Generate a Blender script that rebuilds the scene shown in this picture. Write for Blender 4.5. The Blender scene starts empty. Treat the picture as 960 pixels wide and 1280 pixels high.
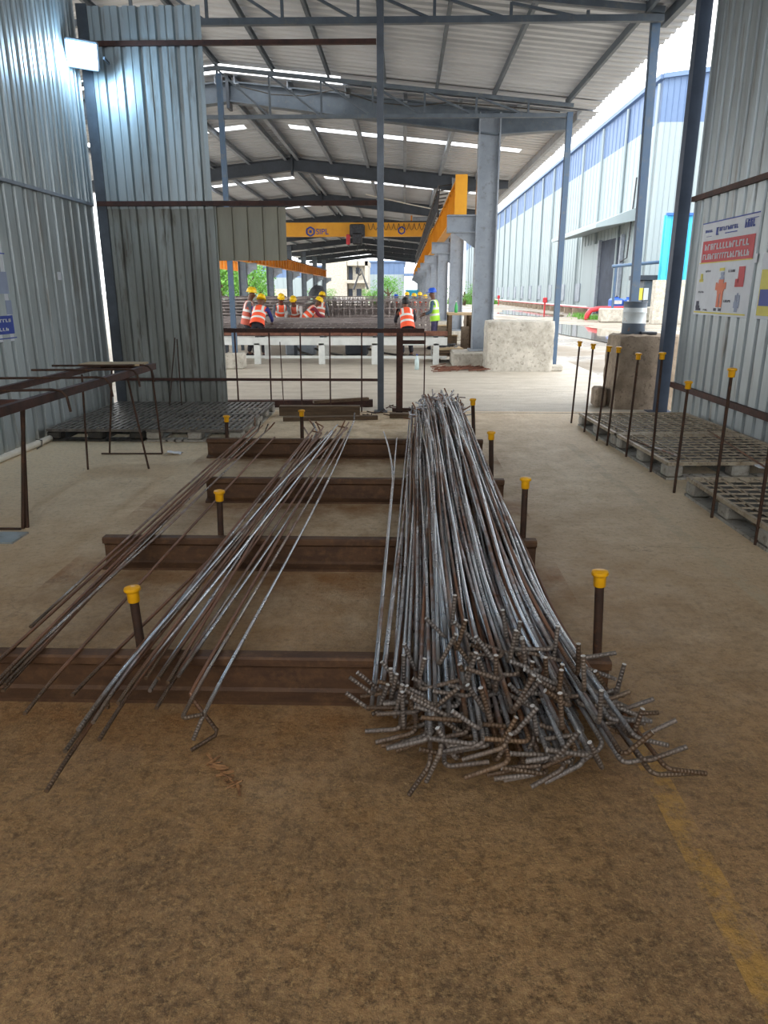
import bpy, math, random
from mathutils import Vector, Matrix
random.seed(7)
PI = math.pi
C = bpy.context.scene.collection
# ------------------------------------------------------------------ camera
H = 1.6
PITCH = math.radians(16.9)
YAW = math.radians(1.5)
F = 905.0
cam_d = bpy.data.cameras.new('camera')
cam_d.lens = F / 1280 * 36
cam_d.sensor_width = 36
cam_d.clip_end = 1000
cam = bpy.data.objects.new('camera', cam_d)
C.objects.link(cam)
cam.location = (0, 0, H)
cam.rotation_euler = (PI / 2 - PITCH, 0, YAW)
bpy.context.scene.camera = cam
MR = cam.rotation_euler.to_matrix()


def P(px, py, X=None, Y=None, Z=None):
    """photo pixel to a point on a plane of the place"""
    d = MR @ Vector(((px - 480) / F, (640 - py) / F, -1))
    if X is not None: t = X / d.x
    elif Y is not None: t = Y / d.y
    else: t = (Z - H) / d.z
    return Vector((0, 0, H)) + d * t


# ------------------------------------------------------------------ mesh builder
class MB:
    def __init__(s):
        s.v = []; s.f = []; s.a = []; s.m = []

    def add(s, vs, fs, al=None, mi=0):
        n = len(s.v)
        s.v += [Vector(p) for p in vs]
        s.a += al if al else [0.0] * len(vs)
        for f in fs:
            s.f.append([i + n for i in f]); s.m.append(mi)
        return s

    def box(s, c, d, R=None, mi=0, bev=0):
        x, y, z = d[0] / 2, d[1] / 2, d[2] / 2
        if bev:
            b = min(bev, x * .9, y * .9, z * .9)
            bm = []
            for sx in (-1, 1):
                for sy in (-1, 1):
                    for sz in (-1, 1):
                        bm.append([(sx * x, sy * (y - b), sz * (z - b)), (sx * (x - b), sy * y, sz * (z - b)), (sx * (x - b), sy * (y - b), sz * z)])
            vs = [p for t in bm for p in t]
            I = lambda sx, sy, sz, k: ((sx > 0) * 4 + (sy > 0) * 2 + (sz > 0)) * 3 + k
            fs = []
            for q in (-1, 1):
                fs.append([I(q, -1, -1, 0), I(q, 1, -1, 0), I(q, 1, 1, 0), I(q, -1, 1, 0)])
                fs.append([I(-1, q, -1, 1), I(1, q, -1, 1), I(1, q, 1, 1), I(-1, q, 1, 1)])
                fs.append([I(-1, -1, q, 2), I(1, -1, q, 2), I(1, 1, q, 2), I(-1, 1, q, 2)])
                for r in (-1, 1):
                    fs.append([I(q, r, -1, 0), I(q, r, 1, 0), I(q, r, 1, 1), I(q, r, -1, 1)])
                    fs.append([I(q, -1, r, 0), I(q, 1, r, 0), I(q, 1, r, 2), I(q, -1, r, 2)])
                    fs.append([I(-1, q, r, 1), I(1, q, r, 1), I(1, q, r, 2), I(-1, q, r, 2)])
                    for t in (-1, 1):
                        fs.append([I(q, r, t, 0), I(q, r, t, 1), I(q, r, t, 2)])
        else:
            vs = [(a * x, b * y, c_ * z) for a in (-1, 1) for b in (-1, 1) for c_ in (-1, 1)]
            fs = [(0, 1, 3, 2), (4, 6, 7, 5), (0, 4, 5, 1), (2, 3, 7, 6), (0, 2, 6, 4), (1, 5, 7, 3)]
        c = Vector(c)
        vs = [(R @ Vector(p) if R else Vector(p)) + c for p in vs]
        return s.add(vs, fs, mi=mi)

    def span(s, a, b, mi=0, bev=0):
        return s.box([(a[i] + b[i]) / 2 for i in range(3)], [abs(b[i] - a[i]) for i in range(3)], mi=mi, bev=bev)

    def prof(s, pts, p, q, up=(0, 0, 1), mi=0):
        """2D profile (side, up) swept straight from p to q"""
        p, q = Vector(p), Vector(q)
        d = (q - p).normalized(); up = Vector(up)
        side = d.cross(up)
        if side.length < 1e-4: side = d.cross(Vector((0, 1, 0)))
        side.normalize(); u = side.cross(d)
        n = len(pts)
        vs = [e + side * a + u * b for e in (p, q) for a, b in pts]
        fs = [(i, (i + 1) % n, n + (i + 1) % n, n + i) for i in range(n)]
        fs += [list(range(n))[::-1], list(range(n, 2 * n))]
        return s.add(vs, fs, [0.0] * n + [(q - p).length] * n, mi=mi)

    def bar(s, p, q, w, h, up=(0, 0, 1), mi=0):
        return s.prof([(-w / 2, -h / 2), (w / 2, -h / 2), (w / 2, h / 2), (-w / 2, h / 2)], p, q, up, mi)

    def ibeam(s, p, q, w, h, t=.012, up=(0, 0, 1), mi=0):
        w /= 2; h /= 2; k = t / 2
        return s.prof([(-w, -h), (w, -h), (w, -h + t), (k, -h + t), (k, h - t), (w, h - t), (w, h), (-w, h), (-w, h - t), (-k, h - t), (-k, -h + t), (-w, -h + t)], p, q, up, mi)

    def tube(s, path, r, n=8, mi=0, cut=None):
        path = [Vector(p) for p in path]
        N = len(path); rr = r if isinstance(r, (list, tuple)) else [r] * N
        t0 = (path[1] - path[0]).normalized()
        up = Vector((0, 0, 1)) if abs(t0.z) < .9 else Vector((1, 0, 0))
        side = t0.cross(up).normalized(); vs = []; al = []; L = 0
        for i, p in enumerate(path):
            t = (path[min(i + 1, N - 1)] - path[max(i - 1, 0)]).normalized()
            side = (side - t * side.dot(t)).normalized(); u = t.cross(side)
            if i: L += (p - path[i - 1]).length
            for k in range(n):
                a = 2 * PI * k / n
                vs.append(p + (side * math.cos(a) + u * math.sin(a)) * rr[i]); al.append(L)
        fs = [(i * n + k, i * n + (k + 1) % n, (i + 1) * n + (k + 1) % n, (i + 1) * n + k) for i in range(N - 1) for k in range(n)]
        s.add(vs, fs, al, mi)
        n0 = len(s.v) - len(vs)
        for base, rev in ((0, True), ((N - 1) * n, False)):
            f = [n0 + base + i for i in range(n)]
            s.f.append(f[::-1] if rev else f); s.m.append(mi if cut is None else cut)
        return s

    def lathe(s, pr, c, n=16, mi=0, sq=(1, 1), R=None):
        c = Vector(c); vs = []
        for r, z in pr:
            for k in range(n):
                a = 2 * PI * k / n
                p = Vector((r * math.cos(a) * sq[0], r * math.sin(a) * sq[1], z))
                vs.append((R @ p if R else p) + c)
        m = len(pr)
        fs = [(i * n + k, i * n + (k + 1) % n, (i + 1) * n + (k + 1) % n, (i + 1) * n + k) for i in range(m - 1) for k in range(n)]
        fs += [list(range(n))[::-1], list(range((m - 1) * n, m * n))]
        return s.add(vs, fs, mi=mi)

    def poly(s, pts, th, nrm=(0, 0, 1), mi=0):
        nrm = Vector(nrm) * th; n = len(pts)
        vs = [Vector(p) for p in pts] + [Vector(p) + nrm for p in pts]
        fs = [list(range(n))[::-1], list(range(n, 2 * n))] + [(i, (i + 1) % n, n + (i + 1) % n, n + i) for i in range(n)]
        return s.add(vs, fs, mi=mi)

    def build(s, name, mats, parent=None, smooth=False):
        off = Vector((0, 0, 0)); p = parent
        while p is not None:
            off += p.location; p = p.parent
        me = bpy.data.meshes.new(name)
        me.from_pydata([tuple(v - off) for v in s.v], [], s.f)
        if not isinstance(mats, (list, tuple)): mats = [mats]
        for m in mats: me.materials.append(m)
        if len(mats) > 1: me.polygons.foreach_set('material_index', s.m)
        at = me.attributes.new('along', 'FLOAT', 'POINT'); at.data.foreach_set('value', s.a)
        if smooth:
            me.polygons.foreach_set('use_smooth', [True] * len(me.polygons))
            try: me.set_sharp_from_angle(angle=math.radians(50))
            except Exception: pass
        me.update()
        o = bpy.data.objects.new(name, me); C.objects.link(o)
        if parent: o.parent = parent
        return o


def tag(o, label=None, cat=None, group=None, kind=None):
    if label: o['label'] = label
    if cat: o['category'] = cat
    if group: o['group'] = group
    if kind: o['kind'] = kind
    return o


def empty(name, loc, label=None, cat=None, group=None):
    o = bpy.data.objects.new(name, None); o.empty_display_size = .1
    o.location = loc; C.objects.link(o)
    return tag(o, label, cat, group)


def copy_tree(o, parent=None):
    c = o.copy(); C.objects.link(c); c.parent = parent
    for ch in list(o.children): copy_tree(ch, c)
    return c


ORD = ['first', 'second', 'third', 'fourth', 'fifth', 'sixth', 'seventh', 'eighth', 'ninth', 'tenth', 'eleventh', 'twelfth']


# ------------------------------------------------------------------ materials
def lin(c):
    return tuple((x / 255 / 12.92 if x / 255 <= .04045 else ((x / 255 + .055) / 1.055) ** 2.4) for x in c) + (1,)


class NT:
    def __init__(s, m):
        s.t = m.node_tree; s.n = s.t.nodes; s.n.clear()
        s.out = s.new('ShaderNodeOutputMaterial')
        s.tc = s.new('ShaderNodeTexCoord')

    def new(s, t, **k):
        n = s.n.new(t)
        for a, b in k.items(): setattr(n, a, b)
        return n

    def link(s, a, b): s.t.links.new(a, b)

    def put(s, sock, v):
        if hasattr(v, 'is_linked') or isinstance(v, bpy.types.NodeSocket): s.link(v, sock)
        else: sock.default_value = v

    def noise(s, scale, detail=4, rough=.6, vec=None, stretch=None):
        n = s.new('ShaderNodeTexNoise'); n.inputs['Scale'].default_value = scale
        n.inputs['Detail'].default_value = detail; n.inputs['Roughness'].default_value = rough
        v = vec or s.tc.outputs['Object']
        if stretch:
            mp = s.new('ShaderNodeMapping'); mp.inputs['Scale'].default_value = stretch
            s.link(v, mp.inputs['Vector']); v = mp.outputs[0]
        s.link(v, n.inputs['Vector'])
        return n.outputs['Fac']

    def ramp(s, f, a, b, ca=(0, 0, 0, 1), cb=(1, 1, 1, 1)):
        r = s.new('ShaderNodeValToRGB'); s.link(f, r.inputs[0])
        r.color_ramp.elements[0].position = a; r.color_ramp.elements[1].position = b
        r.color_ramp.elements[0].color = ca; r.color_ramp.elements[1].color = cb
        return r.outputs[0]

    def mix(s, f, a, b, mode='MIX'):
        m = s.new('ShaderNodeMix', data_type='RGBA', blend_type=mode)
        s.put(m.inputs[0], f); s.put(m.inputs[6], a); s.put(m.inputs[7], b)
        return m.outputs[2]

    def math(s, op, a, b=0.0, c=None, clamp=False):
        m = s.new('ShaderNodeMath', operation=op, use_clamp=clamp)
        s.put(m.inputs[0], a); s.put(m.inputs[1], b)
        if c is not None: s.put(m.inputs[2], c)
        return m.outputs[0]

    def bump(s, h, strength=.3, dist=.01):
        b = s.new('ShaderNodeBump'); b.inputs['Strength'].default_value = strength
        b.inputs['Distance'].default_value = dist; s.link(h, b.inputs['Height'])
        return b.outputs[0]

    def pbsdf(s, col, rough=.6, metal=0.0, nrm=None, spec=.5):
        b = s.new('ShaderNodeBsdfPrincipled')
        s.put(b.inputs['Base Color'], col); s.put(b.inputs['Roughness'], rough); s.put(b.inputs['Metallic'], metal)
        b.inputs['Specular IOR Level'].default_value = spec
        if nrm is not None: s.link(nrm, b.inputs['Normal'])
        s.link(b.outputs[0], s.out.inputs[0])
        return b


def newmat(name):
    m = bpy.data.materials.new(name); m.use_nodes = True
    return m, NT(m)


def M(name, c1, c2=None, scale=6, rough=.6, metal=0.0, a=.35, b=.65, bump=.15, bs=40, stretch=None, c3=None, rnd=False, spec=.4):
    m, t = newmat(name)
    c1 = lin(c1); c2 = lin(c2) if c2 else tuple(x * .75 for x in c1[:3]) + (1,)
    vec = t.tc.outputs['Object']
    if rnd:
        oi = t.new('ShaderNodeObjectInfo'); ad = t.new('ShaderNodeVectorMath', operation='ADD')
        mu = t.new('ShaderNodeVectorMath', operation='SCALE'); mu.inputs[3].default_value = 37
        cb = t.new('ShaderNodeCombineXYZ')
        for k in range(3): t.link(oi.outputs['Random'], cb.inputs[k])
        t.link(cb.outputs[0], mu.inputs[0]); t.link(vec, ad.inputs[0]); t.link(mu.outputs[0], ad.inputs[1]); vec = ad.outputs[0]
    f = t.ramp(t.noise(scale, 5, .65, vec, stretch), a, b)
    col = t.mix(f, c1, c2)
    if c3:
        g = t.ramp(t.noise(scale * 3.1, 4, .7, vec, stretch), .55, .7)
        col = t.mix(g, col, lin(c3))
    t.pbsdf(col, rough, metal, t.bump(t.noise(bs, 3, .6, vec), bump, .01) if bump else None, spec)
    return m


mt = {}
mt['galv'] = M('galvanised_sheet', (176, 184, 186), (150, 156, 156), 2.2, .42, .55, stretch=(1, 1, .12), bump=.05, c3=(132, 128, 120))
mt['galv_old'] = M('weathered_galvanised_sheet', (160, 163, 158), (122, 122, 116), 2.5, .5, .45, stretch=(1, 1, .15), bump=.06, c3=(104, 98, 88))
mt['beige_sheet'] = M('stained_sheet', (158, 155, 138), (140, 136, 122), 3, .5, .3, stretch=(1, 1, .2), bump=.05)
mt['roof'] = M('roof_sheet', (200, 204, 210), (184, 188, 194), 1.5, .5, .15, stretch=(.3, 2, 1), bump=.03)
mt['steel_paint'] = M('grey_blue_painted_steel', (96, 106, 116), (80, 89, 99), 3, .5, 0, bump=.04, c3=(104, 108, 110))
mt['dark_steel'] = M('dark_grey_painted_steel', (66, 72, 80), (54, 59, 66), 3, .5, 0, bump=.04)
mt['light_steel'] = M('light_grey_painted_steel', (150, 158, 168), (132, 140, 150), 2, .5, 0, bump=.04, c3=(122, 126, 130))
mt['blue_steel'] = M('blue_painted_steel', (70, 94, 122), (80, 98, 118), 3, .45, .1, bump=.04, c3=(96, 104, 112))
mt['post_steel'] = M('bare_square_tube', (92, 98, 106), (78, 82, 88), 4, .4, .5, bump=.03)
mt['corner_steel'] = M('slate_painted_steel', (72, 84, 102), (62, 72, 88), 3, .45, .1, bump=.03)
mt['red_oxide'] = M('red_oxide_steel', (84, 52, 42), (62, 42, 36), 6, .65, .1, c3=(46, 34, 30))
mt['rust_dark'] = M('dark_rusty_steel', (78, 54, 40), (54, 40, 32), 9, .7, .2, c3=(96, 62, 40))
mt['concrete'] = M('rough_cast_concrete', (196, 190, 178), (160, 154, 142), 5, .9, 0, bump=.9, bs=14, c3=(132, 126, 116))
mt['concrete_brown'] = M('brown_cast_concrete', (158, 142, 124), (128, 114, 98), 5, .9, 0, bump=.8, bs=16, c3=(104, 92, 80))
mt['wood'] = M('old_timber', (112, 92, 70), (84, 66, 50), 5, .8, 0, stretch=(.4, 6, 6), bump=.3, c3=(68, 54, 44))
mt['wood_pale'] = M('pale_timber', (196, 174, 140), (166, 142, 110), 5, .8, 0, stretch=(.4, 6, 6), bump=.2)
mt['yellow_cap'] = M('yellow_plastic', (240, 176, 20), (226, 160, 16), 12, .35, 0, bump=.02)
mt['crane'] = M('crane_yellow_paint', (238, 170, 40), (226, 156, 34), 2, .45, 0, bump=.02)
mt['crane_orange'] = M('crane_orange_paint', (226, 148, 48), (206, 128, 40), 2, .5, 0, bump=.02)
mt['black_plastic'] = M('black_plastic', (44, 42, 40), (66, 62, 56), 8, .5, 0, bump=.1, c3=(90, 80, 68))
mt['grey_plastic'] = M('dusty_grey_plastic', (172, 168, 158), (146, 140, 130), 8, .6, 0, bump=.1, c3=(98, 88, 76))
mt['grid_plastic'] = M('dusty_grid_plastic', (186, 172, 150), (150, 134, 112), 10, .5, 0, bump=.1, c3=(92, 78, 64))
mt['black_deck'] = M('dusty_sheen_black_deck', (120, 114, 106), (72, 68, 64), 12, .4, 0, bump=.1)  # paler than the black body: dust and reflected light put into the colour
mt['white_paint'] = M('white_enamel', (216, 218, 214), (196, 198, 194), 4, .5, 0, bump=.03)
mt['pvc'] = M('white_pvc', (226, 220, 206), (204, 196, 180), 4, .4, 0, bump=.02)
mt['grey_steel_dark'] = M('oily_steel', (70, 72, 76), (50, 50, 52), 9, .5, .4)
mt['hall_white'] = M('white_cladding', (150, 162, 165), (143, 155, 158), .5, .6, 0, bump=0, stretch=(1, 1, .1))
mt['hall_blue'] = M('blue_grey_cladding', (100, 122, 154), (92, 114, 148), .5, .6, 0, bump=0)
mt['cyan_sheet'] = M('cyan_cladding', (64, 178, 214), (56, 164, 204), .8, .5, 0, bump=0)
mt['blue_plastic'] = M('blue_plastic', (40, 96, 190), (34, 84, 170), 3, .4, 0, bump=0)
mt['red_paint'] = M('red_pipe_paint', (206, 58, 66), (180, 44, 52), 3, .4, 0, bump=0)
mt['dark_int'] = M('dark_interior', (64, 72, 86), (50, 56, 68), 1, .8, 0, bump=0)
mt['paper'] = M('poster_paper', (214, 218, 224), (204, 208, 214), 5, .45, 0, bump=.1, bs=12)
mt['ink_red'] = M('red_ink', (204, 58, 66), (190, 50, 58), 5, .5, 0, bump=0)
mt['ink_blue'] = M('blue_ink', (40, 62, 150), (46, 70, 160), 5, .5, 0, bump=0)
mt['ink_dark'] = M('dark_ink', (60, 62, 84), (54, 54, 72), 5, .5, 0, bump=0)
mt['ink_yellow'] = M('yellow_ink', (226, 214, 90), (216, 200, 80), 5, .5, 0, bump=0)
mt['ink_orange'] = M('orange_ink', (226, 124, 84), (216, 110, 76), 5, .5, 0, bump=0)
mt['ink_grey'] = M('grey_ink', (150, 162, 186), (140, 150, 176), 5, .5, 0, bump=0)
mt['tarp'] = M('dark_tarpaulin', (70, 72, 78), (50, 52, 56), 4, .6, 0)
mt['leaf'] = M('leaf_green', (112, 164, 70), (80, 134, 48), 3, .6, 0, bump=0, rnd=True)
mt['bark'] = M('bark', (92, 76, 60), None, 6, .9)
mt['orange_vest'] = None
mt['skin'] = M('brown_skin', (104, 70, 52), (92, 60, 44), 5, .55, 0, bump=0)
mt['hair'] = M('black_hair', (22, 20, 22), (14, 13, 14), 20, .6, 0)
mt['helmet_y'] = M('yellow_helmet', (238, 196, 20), (226, 182, 16), 5, .3, 0, bump=0)
mt['helmet_b'] = M('blue_helmet', (30, 84, 196), (26, 76, 180), 5, .3, 0, bump=0)
mt['cl_blue'] = M('blue_cloth', (56, 60, 130), (44, 48, 110), 9, .9, 0)
mt['cl_grey'] = M('grey_cloth', (96, 100, 106), (78, 82, 88), 9, .9, 0)
mt['cl_white'] = M('white_cloth', (206, 204, 200), (184, 182, 180), 9, .9, 0)
mt['cl_maroon'] = M('maroon_cloth', (128, 44, 62), (110, 36, 52), 9, .9, 0)
mt['cl_dark'] = M('dark_cloth', (48, 46, 52), (36, 34, 40), 9, .9, 0)
mt['cl_purple'] = M('purple_grey_cloth', (84, 78, 108), (66, 62, 90), 9, .9, 0)
mt['cl_teal'] = M('slate_blue_cloth', (72, 94, 112), (62, 82, 100), 9, .9, 0)
mt['scrap'] = M('rusty_scrap', (134, 92, 74), (96, 62, 50), 9, .8, .1)
mt['green_glass'] = M('green_plastic', (60, 170, 90), (50, 150, 76), 4, .3, 0, bump=0)
mt['gravel'] = M('gravel', (150, 138, 122), (110, 100, 90), 30, .95, 0, bump=1, bs=60)


def vest_mat(name, base):
    m, t = newmat(name)
    sp = t.new('ShaderNodeSeparateXYZ'); t.link(t.tc.outputs['Object'], sp.inputs[0])
    def band(s_, c, w):
        return t.math('LESS_THAN', t.math('ABSOLUTE', t.math('SUBTRACT', s_, c)), w)
    z = sp.outputs[2]; ax = t.math('ABSOLUTE', sp.outputs[0])
    k = t.math('MAXIMUM', band(z, .08, .03), band(z, .25, .03))
    k = t.math('MAXIMUM', k, t.math('MULTIPLY', band(ax, .11, .028), t.math('GREATER_THAN', z, .25)))
    f = t.ramp(t.noise(9), .35, .65)
    col = t.mix(f, lin(base), tuple(x * .85 for x in lin(base)[:3]) + (1,))
    t.pbsdf(t.mix(k, col, lin((214, 214, 208))), .7)
    return m


mt['vest_o'] = vest_mat('orange_vest_cloth', (248, 92, 52))
mt['vest_r'] = vest_mat('faded_orange_vest_cloth', (196, 92, 70))
mt['vest_g'] = vest_mat('lime_vest_cloth', (170, 226, 60))


def rebar_mat(name, rust_amt, bright, dark):
    m, t = newmat(name)
    oi = t.new('ShaderNodeObjectInfo')
    at = t.new('ShaderNodeAttribute'); at.attribute_name = 'along'
    al = at.outputs['Fac']
    # mottling that runs along the bar and differs per bar
    cb = t.new('ShaderNodeCombineXYZ')
    t.link(t.math('MULTIPLY', al, .8), cb.inputs[0]); t.link(t.math('MULTIPLY', oi.outputs['Random'], 91), cb.inputs[1])
    n = t.noise(1.0, 6, .75, cb.outputs[0])
    rust = t.math('MULTIPLY_ADD', oi.outputs['Random'], .22, n)
    k = t.ramp(rust, .62 - rust_amt, .76 - rust_amt)
    cf = t.new('ShaderNodeCombineXYZ'); t.link(t.math('MULTIPLY', al, 2.2), cf.inputs[0]); t.link(t.math('MULTIPLY', oi.outputs['Random'], 53), cf.inputs[1])
    fine = t.ramp(t.noise(1.0, 5, .7, cf.outputs[0]), .3, .7)
    steel = t.mix(fine, lin(bright), lin(dark))
    tone = t.new('ShaderNodeCombineXYZ'); v = t.math('FRACT', t.math('MULTIPLY', oi.outputs['Random'], 17.3))
    v = t.math('MULTIPLY_ADD', v, .6, .55)
    for q in range(3): t.link(v, tone.inputs[q])
    steel = t.mix(1.0, steel, tone.outputs[0], 'MULTIPLY')
    rustc = t.mix(fine, lin((152, 104, 74)), lin((92, 64, 46)))
    col = t.mix(k, steel, rustc)
    # the bent ends carry mill scale and rust
    e = t.ramp(al, .14, .34, (1, 1, 1, 1), (0, 0, 0, 1))
    endc = t.mix(fine, lin((120, 98, 74)), lin((58, 46, 36)))
    col = t.mix(t.math('MULTIPLY', e, .85), col, endc)
    k2 = t.math('MAXIMUM', k, t.math('MULTIPLY', e, .9))
    rib = t.math('MULTIPLY', t.math('SINE', t.math('MULTIPLY', al, 2 * PI / .0125)), t.math('MULTIPLY_ADD', e, .88, .12))
    t.pbsdf(col, t.math('MULTIPLY_ADD', k2, .3, .22), t.math('MULTIPLY_ADD', k2, -.5, .75), t.bump(rib, .75, .0013), .5)
    return m


mt['rebar'] = rebar_mat('rebar_steel', .0, (238, 240, 244), (186, 188, 192))
mt['rebar_rusty'] = rebar_mat('rusty_rebar', .16, (190, 180, 170), (120, 104, 92))
mt['rebar_brown'] = rebar_mat('brown_rebar', .5, (190, 150, 122), (140, 108, 84))
mt['cut'] = M('cut_bar_face', (220, 216, 210), (190, 184, 176), 30, .5, .3, bump=0)
mt['rebar_grey'] = M('far_rebar', (156, 146, 142), (118, 108, 106), 3, .55, .2, c3=(176, 168, 162))


def beam_mat():
    m, t = newmat('rusty_beam')
    n1 = t.ramp(t.noise(5, 6, .7, stretch=(.6, 2, 2)), .35, .65)
    col = t.mix(n1, lin((98, 70, 48)), lin((74, 52, 38)))
    n2 = t.ramp(t.noise(18, 5, .7), .5, .7)
    col = t.mix(t.math('MULTIPLY', n2, .4), col, lin((136, 100, 66)))
    t.pbsdf(col, .62, .25, t.bump(t.noise(45, 4, .6), .25, .01), .4)
    return m


mt['beam'] = beam_mat()


def floor_mat():
    m, t = newmat('dusty_concrete_floor')
    o = t.tc.outputs['Object']
    sp = t.new('ShaderNodeSeparateXYZ'); t.link(o, sp.inputs[0])
    x, y = sp.outputs[0], sp.outputs[1]
    big = t.noise(.7, 5, .6)
    mid = t.noise(3.5, 7, .72)
    fine = t.noise(26, 6, .75)
    # how rusty the dust is: strongest round the rail racks
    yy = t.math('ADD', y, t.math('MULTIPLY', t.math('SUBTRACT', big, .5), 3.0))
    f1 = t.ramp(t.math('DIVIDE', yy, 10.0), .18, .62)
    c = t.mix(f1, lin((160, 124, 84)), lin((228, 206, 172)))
    rackx = t.math('SUBTRACT', 1.0, t.math('DIVIDE', t.math('ABSOLUTE', t.math('ADD', x, .3)), 3.2), clamp=True)
    rusty = t.math('MULTIPLY', rackx, t.ramp(mid, .35, .7))
    rusty = t.math('MULTIPLY', rusty, t.math('LESS_THAN', y, 10.2))
    c = t.mix(t.math('MULTIPLY', rusty, .75), c, lin((136, 96, 50)))
    # strips of rust right under each rail
    for ry in (2.6, 4.07, 5.52, 7.12):
        d = t.math('DIVIDE', t.math('ABSOLUTE', t.math('SUBTRACT', y, ry - .14)), .42)
        k = t.math('SUBTRACT', 1.0, d, clamp=True)
        xm = t.math('LESS_THAN', t.math('ABSOLUTE', t.math('ADD', x, .55)), 1.5)
        k = t.math('MULTIPLY', t.math('MULTIPLY', k, xm), t.ramp(t.noise(5, 5, .7), .3, .6))
        c = t.mix(t.math('MULTIPLY', k, .7), c, lin((140, 86, 32)))
    # dark mottled damp patches close by
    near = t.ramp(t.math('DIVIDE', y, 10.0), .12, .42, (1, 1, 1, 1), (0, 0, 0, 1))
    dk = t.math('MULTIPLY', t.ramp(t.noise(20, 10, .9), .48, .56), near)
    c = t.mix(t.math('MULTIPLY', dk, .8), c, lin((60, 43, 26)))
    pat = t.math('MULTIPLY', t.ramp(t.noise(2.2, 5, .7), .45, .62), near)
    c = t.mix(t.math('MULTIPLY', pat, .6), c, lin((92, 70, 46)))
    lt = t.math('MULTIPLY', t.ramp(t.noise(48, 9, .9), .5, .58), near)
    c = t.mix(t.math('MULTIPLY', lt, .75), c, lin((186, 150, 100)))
    sp2 = t.ramp(t.noise(60, 4, .8), .56, .66)
    c = t.mix(t.math('MULTIPLY', sp2, .35), c, lin((176, 150, 112)))
    c = t.mix(t.math('MULTIPLY', t.ramp(fine, .5, .68), .35), c, lin((86, 66, 46)))
    # beyond the frame: pale swept slab
    past = t.math('GREATER_THAN', y, 10.15)
    pale = t.mix(t.ramp(t.noise(2.2, 6, .7, stretch=(.5, 1.6, 1)), .35, .7), lin((196, 187, 172)), lin((166, 156, 140)))
    c = t.mix(past, c, pale)
    # crack and joint
    j = t.math('LESS_THAN', t.math('ABSOLUTE', t.math('SUBTRACT', t.math('ADD', y, t.math('MULTIPLY', mid, .05)), 10.05)), .018)
    c = t.mix(j, c, lin((92, 82, 70)))
    # worn painted lines
    worn = t.ramp(t.noise(9, 6, .8), .44, .56)
    l1 = t.math('LESS_THAN', t.math('ABSOLUTE', t.math('SUBTRACT', x, t.math('MULTIPLY_ADD', y, -.035, 2.1))), .05)
    l1 = t.math('MULTIPLY', l1, t.math('MULTIPLY', t.math('LESS_THAN', y, 7.9), t.math('GREATER_THAN', y, 2.6)))
    c = t.mix(t.math('MULTIPLY', t.math('MULTIPLY', l1, worn), .6), c, lin((186, 170, 140)))
    l2 = t.math('LESS_THAN', t.math('ABSOLUTE', t.math('SUBTRACT', x, .885)), .045)
    l2 = t.math('MULTIPLY', l2, t.math('LESS_THAN', y, 2.5))
    c = t.mix(t.math('MULTIPLY', t.math('MULTIPLY', l2, worn), .6), c, lin((196, 148, 66)))
    ck = t.new('ShaderNodeTexVoronoi', feature='DISTANCE_TO_EDGE'); ck.inputs['Scale'].default_value = .55
    wv = t.new('ShaderNodeVectorMath', operation='ADD'); t.link(o, wv.inputs[0])
    nc = t.new('ShaderNodeTexNoise'); nc.inputs['Scale'].default_value = 3; nc.inputs['Detail'].default_value = 5
    t.link(o, nc.inputs['Vector']); t.link(nc.outputs['Color'], wv.inputs[1]); t.link(wv.outputs[0], ck.inputs['Vector'])
    crack = t.math('MULTIPLY', t.math('LESS_THAN', ck.outputs[0], .004), t.ramp(big, .45, .55))
    c = t.mix(t.math('MULTIPLY', crack, .25), c, lin((66, 52, 38)))
    h = t.math('ADD', t.math('MULTIPLY', fine, .6), t.math('MULTIPLY', mid, .8))
    ro = t.math('MULTIPLY_ADD', t.ramp(mid, .35, .65), .25, .46)
    t.pbsdf(c, ro, 0, t.bump(h, .9, .018), .4)
    return m


def yard_mat():
    m, t = newmat('muddy_yard')
    n = t.ramp(t.noise(.35, 7, .7, stretch=(1, .6, 1)), .35, .65)
    c = t.mix(n, lin((160, 151, 137)), lin((124, 114, 100)))
    c = t.mix(t.ramp(t.noise(1.6, 6, .75), .5, .66), c, lin((140, 128, 112)))
    w = t.ramp(t.noise(.25, 3, .6), .42, .56)
    t.pbsdf(c, t.math('MULTIPLY_ADD', w, .6, .25), 0, t.bump(t.noise(2, 6, .7), .6, .06), .5)
    return m


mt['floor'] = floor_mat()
mt['yard'] = yard_mat()
mt['puddle'], _t = newmat('puddle_water'); _t.pbsdf(lin((120, 112, 98)), .04, 0, _t.bump(_t.noise(3), .03, .01), 1.0)
mt['skylight'], _t = newmat('translucent_sheet')
_b = _t.new('ShaderNodeBsdfTranslucent'); _b.inputs[0].default_value = (.9, .92, .9, 1)
_c = _t.new('ShaderNodeBsdfTransparent'); _x = _t.new('ShaderNodeMixShader'); _x.inputs[0].default_value = .45
_t.link(_b.outputs[0], _x.inputs[1]); _t.link(_c.outputs[0], _x.inputs[2]); _t.link(_x.outputs[0], _t.out.inputs[0])
mt['lamp'], _t = newmat('led_lens')
_e = _t.new('ShaderNodeEmission'); _e.inputs[0].default_value = (.8, .9, 1, 1); _e.inputs[1].default_value = 14
_t.link(_e.outputs[0], _t.out.inputs[0])
mt['clearpet'] = M('clear_bottle', (190, 206, 204), (170, 190, 190), 4, .2, 0, bump=0)


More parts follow.
